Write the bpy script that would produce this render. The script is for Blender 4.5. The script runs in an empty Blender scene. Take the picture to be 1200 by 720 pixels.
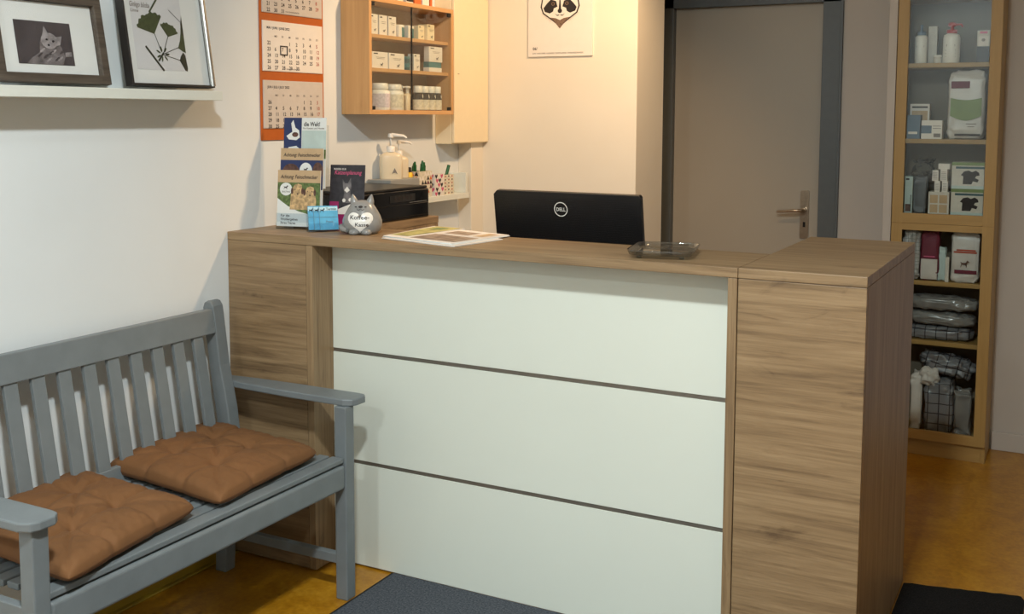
import bpy, bmesh, math, random
from mathutils import Vector, Matrix, noise
random.seed(7)
C = bpy.context.scene.collection
PI = math.pi

# ------------------------------------------------------------------ materials
def srgb(r, g, b):
    f = lambda c: c/12.92 if c <= .04045 else ((c+.055)/1.055)**2.4
    return (f(r/255), f(g/255), f(b/255), 1)

def base_mat(name, rough=.5, metal=0, spec=.5):
    m = bpy.data.materials.new(name); m.use_nodes = True
    nt = m.node_tree; b = nt.nodes['Principled BSDF']
    b.inputs['Roughness'].default_value = rough
    b.inputs['Metallic'].default_value = metal
    b.inputs['Specular IOR Level'].default_value = spec
    return m, nt, b

def N(nt, t, **kw):
    n = nt.nodes.new(t)
    for k, v in kw.items():
        if k in n.inputs: n.inputs[k].default_value = v
        else: setattr(n, k, v)
    return n

def coords(nt, scale=(1, 1, 1), kind='Object'):
    tc = N(nt, 'ShaderNodeTexCoord'); mp = N(nt, 'ShaderNodeMapping')
    mp.inputs['Scale'].default_value = scale
    nt.links.new(tc.outputs[kind], mp.inputs['Vector'])
    return mp.outputs['Vector']

def ramp(nt, fac, stops):
    r = N(nt, 'ShaderNodeValToRGB')
    e = r.color_ramp.elements
    while len(e) < len(stops): e.new(.5)
    for el, (p, c) in zip(e, stops): el.position = p; el.color = c
    nt.links.new(fac, r.inputs['Fac'])
    return r.outputs['Color']

def add_bump(nt, b, fac, strength, dist=.002):
    bp = N(nt, 'ShaderNodeBump'); bp.inputs['Strength'].default_value = strength
    bp.inputs['Distance'].default_value = dist
    nt.links.new(fac, bp.inputs['Height']); nt.links.new(bp.outputs['Normal'], b.inputs['Normal'])

def plain(name, c, rough=.5, metal=0, spec=.5, var=.04, vscale=30, bump=0, bscale=200):
    m, nt, b = base_mat(name, rough, metal, spec)
    v = coords(nt); n = N(nt, 'ShaderNodeTexNoise', Scale=vscale, Detail=3)
    nt.links.new(v, n.inputs['Vector'])
    lo = tuple(x*(1-var) for x in c[:3]) + (1,); hi = tuple(min(1, x*(1+var)) for x in c[:3]) + (1,)
    nt.links.new(ramp(nt, n.outputs['Fac'], [(.35, lo), (.65, hi)]), b.inputs['Base Color'])
    if bump:
        n2 = N(nt, 'ShaderNodeTexNoise', Scale=bscale, Detail=4)
        nt.links.new(v, n2.inputs['Vector']); add_bump(nt, b, n2.outputs['Fac'], bump)
    return m

def wood(name, cols, axis, fine=1., rough=.45, contrast=1.):
    """laminate with the grain running along the given axis"""
    m, nt, b = base_mat(name, rough)
    s1 = [11, 11, 11]; s1['xyz'.index(axis)] = .75
    s2 = [110*fine]*3; s2['xyz'.index(axis)] = 3
    v1 = coords(nt, s1); v2 = coords(nt, s2)
    n1 = N(nt, 'ShaderNodeTexNoise', Scale=2.2, Detail=6, Roughness=.66, Distortion=.9)
    n2 = N(nt, 'ShaderNodeTexNoise', Scale=1., Detail=4, Roughness=.7)
    nt.links.new(v1, n1.inputs['Vector']); nt.links.new(v2, n2.inputs['Vector'])
    mx = N(nt, 'ShaderNodeMix', data_type='FLOAT'); mx.inputs[0].default_value = .38
    nt.links.new(n1.outputs['Fac'], mx.inputs[2]); nt.links.new(n2.outputs['Fac'], mx.inputs[3])
    w = .178/contrast
    s3 = [5, 5, 5]; s3['xyz'.index(axis)] = 2.2
    n3 = N(nt, 'ShaderNodeTexNoise', Scale=1.3, Detail=5, Roughness=.6, Distortion=2.2); nt.links.new(coords(nt, s3), n3.inputs['Vector'])
    kn = N(nt, 'ShaderNodeMapRange'); kn.inputs['From Min'].default_value = .60; kn.inputs['From Max'].default_value = .74; kn.inputs['To Max'].default_value = .12*contrast
    nt.links.new(n3.outputs['Fac'], kn.inputs['Value'])
    sb = N(nt, 'ShaderNodeMath', operation='SUBTRACT'); nt.links.new(mx.outputs[0], sb.inputs[0]); nt.links.new(kn.outputs[0], sb.inputs[1])
    nt.links.new(ramp(nt, sb.outputs[0], [(.5-w, cols[0]), (.5-.02, cols[1]), (.5+w, cols[2])]), b.inputs['Base Color'])
    add_bump(nt, b, n2.outputs['Fac'], .12, .001)
    return m

def glass(name, c=(1, 1, 1, 1), rough=0., ior=1.45):
    m, nt, b = base_mat(name, rough)
    b.inputs['Base Color'].default_value = c
    b.inputs['Transmission Weight'].default_value = 1; b.inputs['IOR'].default_value = ior
    return m

def pane_mat(name, tint=(.94, .96, .95, 1), f=.05):
    """thin pane: clear plus fresnel reflection"""
    m = bpy.data.materials.new(name); m.use_nodes = True; nt = m.node_tree; nt.nodes.clear()
    o = N(nt, 'ShaderNodeOutputMaterial'); t = N(nt, 'ShaderNodeBsdfTransparent'); t.inputs[0].default_value = tint
    g = N(nt, 'ShaderNodeBsdfGlossy'); g.inputs['Roughness'].default_value = .01
    lw = N(nt, 'ShaderNodeLayerWeight'); lw.inputs['Blend'].default_value = .5
    pw = N(nt, 'ShaderNodeMath', operation='POWER'); pw.inputs[1].default_value = 4.5
    nt.links.new(lw.outputs['Facing'], pw.inputs[0])
    fr = N(nt, 'ShaderNodeMath', operation='MULTIPLY_ADD'); fr.inputs[1].default_value = .9; fr.inputs[2].default_value = f*.5
    nt.links.new(pw.outputs[0], fr.inputs[0])
    nz = N(nt, 'ShaderNodeTexNoise', Scale=40.)
    nt.links.new(coords(nt), nz.inputs['Vector'])
    ml = N(nt, 'ShaderNodeMath', operation='MULTIPLY_ADD'); ml.inputs[1].default_value = .004
    nt.links.new(nz.outputs['Fac'], ml.inputs[0]); nt.links.new(fr.outputs[0], ml.inputs[2])
    mx = N(nt, 'ShaderNodeMixShader')
    nt.links.new(ml.outputs[0], mx.inputs[0]); nt.links.new(t.outputs[0], mx.inputs[1]); nt.links.new(g.outputs[0], mx.inputs[2])
    nt.links.new(mx.outputs[0], o.inputs['Surface'])
    return m

M = {}
M['wall'] = plain('wall_plaster', srgb(226, 230, 230), .85, var=.015, vscale=3, bump=.12, bscale=60)
M['wall_warm'] = plain('wall_plaster_reception', srgb(236, 226, 208), .85, var=.015, vscale=3, bump=.15, bscale=25)
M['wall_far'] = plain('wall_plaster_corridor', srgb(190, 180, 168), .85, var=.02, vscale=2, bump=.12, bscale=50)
M['ceil'] = plain('ceiling_paint', srgb(232, 230, 224), .9, var=.02)
M['white_lac'] = plain('white_lacquer', srgb(226, 228, 218), .32, var=.01)
M['panel'] = plain('white_counter_panel', srgb(222, 226, 214), .38, var=.012, vscale=2)
M['cream'] = plain('cream_enamel', srgb(244, 226, 190), .45, var=.01)
M['alu'] = plain('aluminium_strip', srgb(128, 122, 112), .4, .6, var=.04)
M['steel'] = plain('brushed_steel', srgb(176, 160, 140), .3, .9, var=.05, vscale=80)
OAK = [srgb(100, 78, 55), srgb(140, 114, 82), srgb(166, 139, 104)]
for a in 'xyz': M['oak_'+a] = wood('oak_laminate_'+a, OAK, a)
M['edge'] = wood('oak_edge_band', [srgb(128, 100, 72), srgb(160, 130, 98), srgb(182, 152, 120)], 'z')
BEECH = [srgb(186, 138, 86), srgb(204, 156, 102), srgb(218, 172, 118)]
for a in 'xyz': M['beech_'+a] = wood('beech_veneer_'+a, BEECH, a, contrast=.7, rough=.5)
BB = [srgb(150, 116, 62), srgb(166, 131, 72), srgb(178, 143, 82)]
for a in 'xyz': M['book_'+a] = wood('bookcase_veneer_'+a, BB, a, contrast=.7, rough=.5)
M['book_back'] = plain('bookcase_back', srgb(122, 110, 92), .6)
M['cab_back'] = plain('cabinet_back', srgb(176, 152, 118), .6)
M['bench'] = plain('bench_paint', srgb(114, 120, 122), .42, var=.05, vscale=14, bump=.08, bscale=90)
M['cushion'] = plain('cushion_cotton', srgb(114, 75, 39), .82, var=.06, vscale=9, bump=.25, bscale=420)
M['door'] = plain('door_leaf_paint', srgb(168, 158, 142), .5, var=.02, vscale=2)
M['doorframe'] = plain('door_frame_paint', srgb(88, 92, 92), .45, var=.03)
M['black_gloss'] = plain('black_gloss_plastic', srgb(14, 14, 16), .08, var=.02)
M['black'] = plain('black_plastic', srgb(13, 14, 17), .38, var=.1, vscale=60)
M['black_mat'] = plain('black_matte', srgb(20, 20, 20), .8)
M['chrome'] = plain('silver', srgb(200, 200, 198), .22, .95, var=.03)
M['skirt'] = plain('olive_skirting', srgb(150, 122, 30), .45, var=.06, vscale=10)
M['orange'] = plain('orange_card', srgb(184, 92, 24), .6, var=.03)
M['paper'] = plain('paper', srgb(236, 228, 218), .7, var=.01)
M['paper_cool'] = plain('paper_cool', srgb(228, 230, 226), .7, var=.01)
M['pad'] = plain('calendar_pad_paper', srgb(206, 196, 186), .75, var=.02)
M['ink'] = plain('ink', srgb(40, 34, 34), .7)
M['ink_grey'] = plain('ink_grey', srgb(128, 118, 110), .7)
M['ink_red'] = plain('ink_red', srgb(176, 80, 60), .7)
M['navy'] = plain('navy_print', srgb(36, 52, 96), .5)
M['purple'] = plain('magenta_print', srgb(156, 22, 92), .5)
M['dark_print'] = plain('dark_print', srgb(42, 38, 44), .45, var=.3, vscale=60)
M['pink'] = plain('pink_ink', srgb(206, 84, 122), .5)
M['sand'] = plain('sand_print', srgb(196, 166, 128), .5)
M['cyan'] = plain('cyan_card', srgb(92, 176, 214), .4, var=.08, vscale=60)
M['ltcyan'] = plain('light_cyan', srgb(190, 226, 236), .5)
M['green'] = plain('green_plastic', srgb(22, 92, 44), .35)
M['leaf'] = plain('leaf_print', srgb(70, 78, 48), .6, var=.2, vscale=70)
M['leafdk'] = plain('dark_leaf_print', srgb(48, 50, 36), .6, var=.2, vscale=70)
M['yellow'] = plain('yellow_plastic', srgb(238, 198, 52), .4)
M['white_pl'] = plain('white_plastic', srgb(238, 234, 224), .35, var=.01)
M['trans_pl'] = plain('milky_plastic', srgb(228, 212, 182), .3, var=.01)
M['grey_pl'] = plain('grey_plastic', srgb(150, 150, 146), .45)
M['teal'] = plain('teal_card', srgb(68, 122, 128), .5)
M['tealdk'] = plain('dark_teal', srgb(46, 84, 92), .5)
M['red_pl'] = plain('red_plastic', srgb(180, 44, 40), .4)
M['wine'] = plain('wine_red', srgb(104, 18, 44), .6)
M['lime'] = plain('green_print', srgb(126, 146, 92), .55, var=.08)
M['orangep'] = plain('orange_print', srgb(220, 110, 50), .5)
M['blueg'] = plain('blue_grey_card', srgb(96, 116, 134), .55)
M['ceramic'] = plain('grey_ceramic', srgb(142, 142, 140), .25, var=.05, vscale=60)
M['ceramic_w'] = plain('white_ceramic', srgb(238, 236, 230), .25)
M['fur'] = plain('puppy_print', srgb(196, 164, 118), .55, var=.35, vscale=90)
M['furdk'] = plain('dark_fur_print', srgb(92, 62, 52), .55, var=.35, vscale=90)
M['grass'] = plain('grass_print', srgb(92, 112, 62), .55, var=.35, vscale=120)
M['skyp'] = plain('pale_print', srgb(190, 206, 200), .5)
M['photo_grey'] = plain('photo_grey', srgb(110, 104, 104), .5, var=.45, vscale=35)
M['photo_dark'] = plain('photo_background', srgb(72, 66, 68), .5, var=.25, vscale=14)
M['photo_lt'] = plain('photo_light', srgb(150, 144, 144), .5, var=.3, vscale=60)
M['frame_wood'] = wood('weathered_frame', [srgb(52, 45, 38), srgb(80, 70, 60), srgb(104, 94, 82)], 'x', rough=.6)
M['frame_dark'] = plain('dark_frame_edge', srgb(40, 36, 34), .5)
M['glass'] = pane_mat('thin_glass')
M['acryl'] = pane_mat('clear_acrylic', (.9, .93, .95, 1))
M['clear'] = pane_mat('clear_tray', (.74, .78, .80, 1), .34)
M['pglass'] = pane_mat('picture_glass', (1, 1, 1, 1), .05)
M['bag'] = plain('bag_film', srgb(206, 200, 192), .35, var=.06, vscale=20)
M['greyfab'] = plain('grey_padding', srgb(104, 108, 112), .6, var=.12, vscale=26)
M['plaid'] = None

def plaid(name, base, line, sc):
    m, nt, b = base_mat(name, .3)
    v = coords(nt)
    sp = N(nt, 'ShaderNodeSeparateXYZ'); nt.links.new(v, sp.inputs[0])
    outs = []
    for ax in (0, 2):
        a = N(nt, 'ShaderNodeMath', operation='MULTIPLY'); a.inputs[1].default_value = sc
        nt.links.new(sp.outputs[ax], a.inputs[0])
        f = N(nt, 'ShaderNodeMath', operation='FRACT'); nt.links.new(a.outputs[0], f.inputs[0])
        g = N(nt, 'ShaderNodeMath', operation='LESS_THAN'); g.inputs[1].default_value = .1
        nt.links.new(f.outputs[0], g.inputs[0]); outs.append(g)
    mx = N(nt, 'ShaderNodeMath', operation='MAXIMUM')
    nt.links.new(outs[0].outputs[0], mx.inputs[0]); nt.links.new(outs[1].outputs[0], mx.inputs[1])
    nt.links.new(ramp(nt, mx.outputs[0], [(0, base), (1, line)]), b.inputs['Base Color'])
    return m
M['plaid'] = plaid('checked_fabric', srgb(122, 122, 124), srgb(44, 43, 48), 22)

def floor_mat():
    m, nt, b = base_mat('linoleum_floor', .28)
    v = coords(nt)
    n = N(nt, 'ShaderNodeTexNoise', Scale=7., Detail=8, Roughness=.7, Distortion=1.2)
    n2 = N(nt, 'ShaderNodeTexNoise', Scale=60., Detail=4)
    nt.links.new(v, n.inputs['Vector']); nt.links.new(v, n2.inputs['Vector'])
    mx = N(nt, 'ShaderNodeMix', data_type='FLOAT'); mx.inputs[0].default_value = .35
    nt.links.new(n.outputs['Fac'], mx.inputs[2]); nt.links.new(n2.outputs['Fac'], mx.inputs[3])
    nt.links.new(ramp(nt, mx.outputs[0], [(.38, srgb(150, 98, 14)), (.5, srgb(170, 116, 20)), (.62, srgb(184, 132, 34))]), b.inputs['Base Color'])
    return m
M['floor'] = floor_mat()

def carpet(name, c0, c1, sc):
    m, nt, b = base_mat(name, .95, spec=.1)
    v = coords(nt)
    n = N(nt, 'ShaderNodeTexNoise', Scale=sc, Detail=6, Roughness=.8)
    nt.links.new(v, n.inputs['Vector'])
    nt.links.new(ramp(nt, n.outputs['Fac'], [(.38, c0), (.62, c1)]), b.inputs['Base Color'])
    add_bump(nt, b, n.outputs['Fac'], .6, .004)
    return m
M['carpet'] = carpet('grey_needle_felt', srgb(50, 54, 60), srgb(100, 104, 110), 160)
M['carpet_b'] = carpet('black_rib_mat', srgb(14, 13, 13), srgb(38, 36, 34), 200)

def emit(name, c, s):
    m = bpy.data.materials.new(name); m.use_nodes = True; nt = m.node_tree; nt.nodes.clear()
    o = N(nt, 'ShaderNodeOutputMaterial'); e = N(nt, 'ShaderNodeEmission')
    e.inputs[0].default_value = c; e.inputs[1].default_value = s
    nt.links.new(e.outputs[0], o.inputs['Surface'])
    return m
M['lamp_warm'] = emit('warm_lamp_diffuser', (1, .7, .4, 1), 6)
M['lamp_cool'] = emit('cool_lamp_diffuser', (.9, 1, .98, 1), 6)

# ------------------------------------------------------------------ mesh builder
_txt = {}
def text_geo(s):
    if s in _txt: return _txt[s]
    cu = bpy.data.curves.new('t', 'FONT'); cu.body = s; cu.size = 1; cu.resolution_u = 2; cu.offset = .014
    o = bpy.data.objects.new('t', cu); C.objects.link(o)
    dg = bpy.context.evaluated_depsgraph_get(); dg.update()
    me = bpy.data.meshes.new_from_object(o.evaluated_get(dg))
    vs = [tuple(v.co) for v in me.vertices]; fs = [tuple(p.vertices) for p in me.polygons]
    w = max([v[0] for v in vs] or [0])
    bpy.data.objects.remove(o); bpy.data.curves.remove(cu); bpy.data.meshes.remove(me)
    _txt[s] = (vs, fs, w)
    return _txt[s]

class MB:
    def __init__(self): self.v = []; self.f = []; self.fm = []; self.fs = []; self.ms = []; self.X = Matrix.Identity(4)
    def mi(self, m):
        m = M[m] if isinstance(m, str) else m
        if m not in self.ms: self.ms.append(m)
        return self.ms.index(m)
    def add(self, vs, fs, m, smooth=False):
        o = len(self.v); k = self.mi(m)
        self.v += [tuple(self.X @ Vector(p)) for p in vs]
        for f in fs: self.f.append([i+o for i in f]); self.fm.append(k); self.fs.append(smooth)
        return self
    def box(self, x0, x1, y0, y1, z0, z1, m):
        vs = [(x, y, z) for x in (x0, x1) for y in (y0, y1) for z in (z0, z1)]
        return self.add(vs, [(0, 1, 3, 2), (4, 6, 7, 5), (0, 4, 5, 1), (2, 3, 7, 6), (0, 2, 6, 4), (1, 5, 7, 3)], m)
    def prism(self, pts, O, R, U, depth, m, smooth=False):
        """outline pts (a, b) in plane O + aR + bU, extruded along R x U by depth"""
        O, R, U = Vector(O), Vector(R), Vector(U); n = R.cross(U)*depth
        lo = [O+R*a+U*b for a, b in pts]; k = len(pts)
        vs = lo + [p+n for p in lo]
        fs = [tuple(range(k))[::-1], tuple(range(k, 2*k))]
        o = len(self.v); self.add(vs, fs, m)
        self.add(vs, [(i, (i+1) % k, (i+1) % k+k, i+k) for i in range(k)], m, smooth)
        return self
    def poly(self, pts, O, R, U, m, off=0.0006):
        O, R, U = Vector(O), Vector(R), Vector(U); n = R.cross(U)*off
        return self.add([O+R*a+U*b+n for a, b in pts], [tuple(range(len(pts)))], m)
    def rect(self, a0, a1, b0, b1, O, R, U, m, off=0.0006):
        return self.poly([(a0, b0), (a1, b0), (a1, b1), (a0, b1)], O, R, U, m, off)
    def text(self, s, a, b, size, O, R, U, m, off=.0012, width=None, slant=0):
        vs, fs, w = text_geo(s)
        if not vs: return self
        sx = size if width is None else width/w
        O, R, U = Vector(O), Vector(R), Vector(U); n = R.cross(U)*off
        return self.add([O+R*(a+(x+slant*y)*sx)+U*(b+y*size)+n for x, y, z in vs], fs, m)
    def lathe(self, prof, cx, cy, m, seg=28, sx=1, sy=1):
        vs = []; k = len(prof)
        for i in range(seg):
            t = 2*PI*i/seg
            vs += [(cx+r*math.cos(t)*sx, cy+r*math.sin(t)*sy, z) for r, z in prof]
        fs = [(i*k+j, ((i+1) % seg)*k+j, ((i+1) % seg)*k+j+1, i*k+j+1) for i in range(seg) for j in range(k-1)]
        self.add(vs, fs, m, True)
        self.add([vs[i*k] for i in range(seg)], [tuple(range(seg))[::-1]], m)
        return self.add([vs[i*k+k-1] for i in range(seg)], [tuple(range(seg))], m)
    def tube(self, path, r, m, seg=10, sx=1.):
        P = [Vector(p) for p in path]; rs = r if isinstance(r, (list, tuple)) else [r]*len(P)
        vs = []
        for i, p in enumerate(P):
            d = (P[min(i+1, len(P)-1)]-P[max(i-1, 0)]).normalized()
            a = d.cross(Vector((0, 0, 1)))
            if a.length < 1e-3: a = d.cross(Vector((1, 0, 0)))
            a.normalize(); b = d.cross(a)
            vs += [p+a*rs[i]*sx*math.cos(2*PI*j/seg)+b*rs[i]*math.sin(2*PI*j/seg) for j in range(seg)]
        n = len(P)
        fs = [(i*seg+j, i*seg+(j+1) % seg, (i+1)*seg+(j+1) % seg, (i+1)*seg+j) for i in range(n-1) for j in range(seg)]
        self.add(vs, fs, m, True)
        return self.add(vs, [tuple(range(seg))[::-1], tuple(range((n-1)*seg, n*seg))], m)
    def blob(self, cx, cy, z0, w, d, h, m, seed=0, amp=.006, e=.45, nsc=14, nu=36, nv=20, pinch=0., ridge=0):
        """rounded soft box with wrinkles; its underside rests on z0"""
        vs = []
        sg = lambda t, q: math.copysign(abs(t)**q, t)
        for j in range(nv+1):
            ph = -PI/2+PI*j/nv
            for i in range(nu):
                t = 2*PI*i/nu
                x = sg(math.cos(ph), e)*sg(math.cos(t), e); y = sg(math.cos(ph), e)*sg(math.sin(t), e); z = sg(math.sin(ph), e)
                up = (z+1)/2
                y *= 1-pinch*up*up*up
                q = Vector((x*w, y*d, z*h))*nsc*1.0 + Vector((seed*3.1, seed, 0))
                k = noise.noise(q)*amp*1.6
                if ridge: k += ridge*abs(noise.noise(q*1.9))*-1
                nn = Vector((x, y, z)).normalized()
                p = Vector((x*w/2, y*d/2, z*h/2)) + nn*k
                p.z = max(p.z, -h/2)
                vs.append((cx+p.x, cy+p.y, z0+h/2+p.z))
        zm = min(v[2] for v in vs); vs = [(a, b, c-zm+z0) for a, b, c in vs]
        fs = [(j*nu+i, j*nu+(i+1) % nu, (j+1)*nu+(i+1) % nu, (j+1)*nu+i) for j in range(nv) for i in range(nu)]
        return self.add(vs, fs, m, True)
    def build(self, name, parent=None, bevel=0, seg=2, merge=False, loc=None):
        me = bpy.data.meshes.new(name); me.from_pydata(self.v, [], self.f)
        for m in self.ms: me.materials.append(m)
        me.polygons.foreach_set('material_index', self.fm); me.polygons.foreach_set('use_smooth', self.fs)
        bm = bmesh.new(); bm.from_mesh(me)
        if merge or bevel: bmesh.ops.remove_doubles(bm, verts=bm.verts, dist=1e-5)
        if not any(M_ is M['ink'] for M_ in self.ms): bmesh.ops.recalc_face_normals(bm, faces=bm.faces)
        bm.to_mesh(me); bm.free(); me.update()
        o = bpy.data.objects.new(name, me); C.objects.link(o)
        if parent: o.parent = parent
        if loc: o.location = loc
        if bevel:
            b = o.modifiers.new('bevel', 'BEVEL'); b.width = bevel; b.segments = seg; b.limit_method = 'ANGLE'; b.angle_limit = .7
            b.harden_normals = False
        return o

def thing(name, label, cat, loc=(0, 0, 0), rz=0, group=None):
    o = bpy.data.objects.new(name, None); C.objects.link(o); o.empty_display_size = .05
    o.location = loc; o.rotation_euler = (0, 0, rz); o['label'] = label; o['category'] = cat
    if group: o['group'] = group
    return o
def tag(o, label, cat, group=None):
    o['label'] = label; o['category'] = cat
    if group: o['group'] = group
    return o
def struct(o): o['kind'] = 'structure'; return o
def B(name, parent, m, *b, bevel=.0015):
    return MB().box(*b, m).build(name, parent, bevel=bevel)
def dup(root, loc, label=None, rz=None):
    r = root.copy(); C.objects.link(r); r.location = loc
    if rz is not None: r.rotation_euler = (0, 0, rz)
    if label: r['label'] = label
    for ch in list(root.children):
        c = ch.copy(); C.objects.link(c); c.parent = r
        for g in list(ch.children):
            d = g.copy(); C.objects.link(d); d.parent = c
    return r

XP, YP, ZP = (1, 0, 0), (0, 1, 0), (0, 0, 1)
XW, YF, YB, HC = 6.0, -4.5, 2.52, 3.05    # right wall, front wall, far wall, ceiling

# ------------------------------------------------------------------ the room
struct(MB().box(-.15, XW+.15, YF-.15, YB+.15, -.1, 0, 'floor').build('floor'))
struct(MB().box(-.15, XW+.15, YF-.15, YB+.15, HC, HC+.1, 'ceil').build('ceiling'))
struct(MB().box(-.12, 0, YF-.12, YB+.12, 0, HC, 'wall').build('wall_left'))
struct(MB().box(XW, XW+.12, YF-.12, YB+.12, 0, HC, 'wall').build('wall_right'))
# reception back wall: a thick partition stub
struct(MB().box(0, .835, 1.63, 1.963, 0, HC, 'wall_warm').build('wall_back', bevel=.004))
struct(MB().box(0, .069, 1.52, 1.63, 0, HC, 'wall_warm').build('trim_1', bevel=.003))   # pipe chase in the corner
# far wall with two door openings
def wall_openings(name, y0, y1, x0, x1, z1, holes, m):
    b = MB(); xs = x0
    for (a, c, zb, zt) in holes:
        b.box(xs, a, y0, y1, 0, z1, m)
        if zb > 0: b.box(a, c, y0, y1, 0, zb, m)
        b.box(a, c, y0, y1, zt, z1, m); xs = c
    b.box(xs, x1, y0, y1, 0, z1, m)
    return struct(b.build(name))
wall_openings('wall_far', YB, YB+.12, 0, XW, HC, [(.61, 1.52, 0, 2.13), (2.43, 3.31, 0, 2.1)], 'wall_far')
wall_openings('wall_front', YF-.12, YF, 0, XW, HC, [(1.9, 3.3, .95, 2.1)], 'wall')

# grey corridor door
d = thing('door_1', 'grey beige flush door in a dark steel frame', 'door', (1.06, YB, 0)); del d['label'], d['category']; struct(d)
MB().box(-.378, .372, .03, .07, .005, 2.085, 'door').build('door_leaf', d, bevel=.002)
f = MB().box(-.45, -.378, -.008, .11, 0, 2.13, 'doorframe').box(.372, .46, -.008, .11, 0, 2.13, 'doorframe').box(-.45, .46, -.008, .11, 2.06, 2.13, 'doorframe')
f.box(.455, .468, -.016, 0, 0, 2.138, 'doorframe').box(-.458, -.445, -.016, 0, 0, 2.138, 'doorframe').box(-.458, .468, -.016, 0, 2.125, 2.138, 'doorframe')
f.build('door_frame', d, bevel=.002)
h = MB().prism([(a*.021*1, b) for a, b in [(-1, -.115), (1, -.115), (1, .115), (.6, .121), (-.6, .121), (-1, .115)]], (.302, .03, 1.035), XP, ZP, .009, 'steel')
h.prism([(-.006, -.06), (.006, -.06), (.006, -.035), (-.006, -.035)], (.302, .0208, 1.035), XP, ZP, .0004, 'black_mat').build('door_plate', d)
MB().tube([(.302, .022, 1.06), (.302, -.02, 1.06), (.295, -.032, 1.06), (.26, -.034, 1.058), (.18, -.03, 1.05)], [.009, .009, .009, .008, .006], 'steel').tube([(.302, .022, 1.06), (.302, .014, 1.06)], .014, 'steel').build('door_handle', d)
# glazed door to the yard, right of the bookcase
d = bpy.data.objects.new('door_2', None); C.objects.link(d); d.location = (2.87, YB, 0); struct(d)
f = MB()
for a, c, z0, z1 in ((-.44, -.36, 0, 2.1), (.36, .44, 0, 2.1), (-.36, .36, 2.02, 2.1), (-.36, .36, 0, .12), (-.36, .36, 1.0, 1.06)): f.box(a, c, .02, .08, z0, z1, 'white_lac')
f.build('door_frame', d, bevel=.002)
MB().box(-.36, .36, .047, .053, .12, 2.02, 'glass').build('pane', d)
# window behind the camera
d = bpy.data.objects.new('window_1', None); C.objects.link(d); d.location = (2.6, YF-.06, .95); struct(d)
f = MB()
for a, c, z0, z1 in ((-.7, -.64, 0, 1.15), (.64, .7, 0, 1.15), (-.64, .64, 0, .06), (-.64, .64, 1.09, 1.15), (-.03, .03, .06, 1.09)): f.box(a, c, -.03, .03, z0, z1, 'white_lac')
f.build('window_frame', d, bevel=.002)
MB().box(-.64, .64, -.003, .003, .06, 1.09, 'glass').build('pane', d)
struct(MB().box(0, .014, YF, -.001, 0, .075, 'skirt').box(0, .03, YF, -.001, 0, .008, 'skirt').build('baseboard_left', bevel=.003))
struct(MB().box(2.245, 2.425, YB-.014, YB, 0, .085, 'wall_far').box(1.53, 1.77, YB-.014, YB, 0, .085, 'wall_far').build('baseboard_far', bevel=.003))
struct(MB().box(1.776, 1.812, 2.25, YB, 0, HC, 'wall_far').build('trim_2', bevel=.002))

# mats on the floor
tag(MB().box(.605, 1.98, -2.4, .103, 0, .006, 'carpet').box(.595, .605, -2.4, .103, 0, .004, 'black_mat').build('floor_mat'), 'dark grey felt floor mat in front of the white counter front', 'mat')
m = MB(); e = [(2.104, -.7), (2.46, -.7), (2.462, .86), (2.45, .89)]
for i in range(15): e.append((2.44-.333*i/14, .893-.058*i/14*.9+random.uniform(-.004, .004)-.02*(i/14)))
m.prism(e, (0, 0, .0), XP, YP, .009, 'carpet_b'); tag(m.build('floor_mat'), 'black fibre mat on the floor at the right end of the counter', 'mat')

# ------------------------------------------------------------------ reception counter
H, T = 1.12, .027
ct = thing('reception_counter', 'oak effect reception counter with white front panels and two raised end blocks', 'counter')
s = 1.7717
B('worktop', ct, 'oak_x', 0.001, s-.0006, 0, .33, H-T, H)
B('worktop', ct, 'oak_x', s+.0006, 2.101, 0, .841, H-T, H)
B('worktop', ct, 'oak_y', .001, .318, .3306, .841, H-T, H)
B('end_panel', ct, 'oak_x', .001, .3345, .001, .02, .004, H-T-.001)
B('side_panel', ct, 'oak_z', .3365, .3622, 0, .30, .004, H-T-.001)
B('side_panel', ct, 'oak_z', 1.745, s-.0012, 0, .30, .004, H-T-.001)
B('end_panel', ct, 'oak_x', s+.0012, 2.1005, .0005, .02, .004, H-T-.001)
B('side_panel', ct, 'oak_z', 2.0815, 2.101, .0212, .841, .004, H-T-.001)
B('side_panel', ct, 'oak_z', s+.0012, 1.79, .31, .84, .004, H-T-.001)
B('end_panel', ct, 'oak_x', 1.79, 2.0815, .82, .84, .004, H-T-.001)
B('side_panel', ct, 'oak_z', .298, .317, .305, .84, .004, H-T-.001)
B('end_panel', ct, 'oak_x', .001, .298, .82, .84, .004, H-T-.001)
for z0, z1 in ((.006, .353), (.366, .7255), (.7385, H-T-.0005)):
    B('white_panel', ct, 'panel', .3625, 1.7448, .1046, .122, z0, z1, bevel=.001)
for z in (.353, .7255): B('metal_strip', ct, 'alu', .3625, 1.7448, .1075, .12, z+.0005, z+.0125, bevel=0)
# desk behind the counter (carries the monitor)
dk = thing('reception_desk', 'lower oak desk behind the raised counter', 'desk')
B('desktop', dk, 'oak_x', .34, 1.765, .345, 1.1, .715, .74)
for x in (.345, 1.735): B('side_panel', dk, 'oak_z', x, x+.025, .36, 1.08, 0, .7145)

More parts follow.
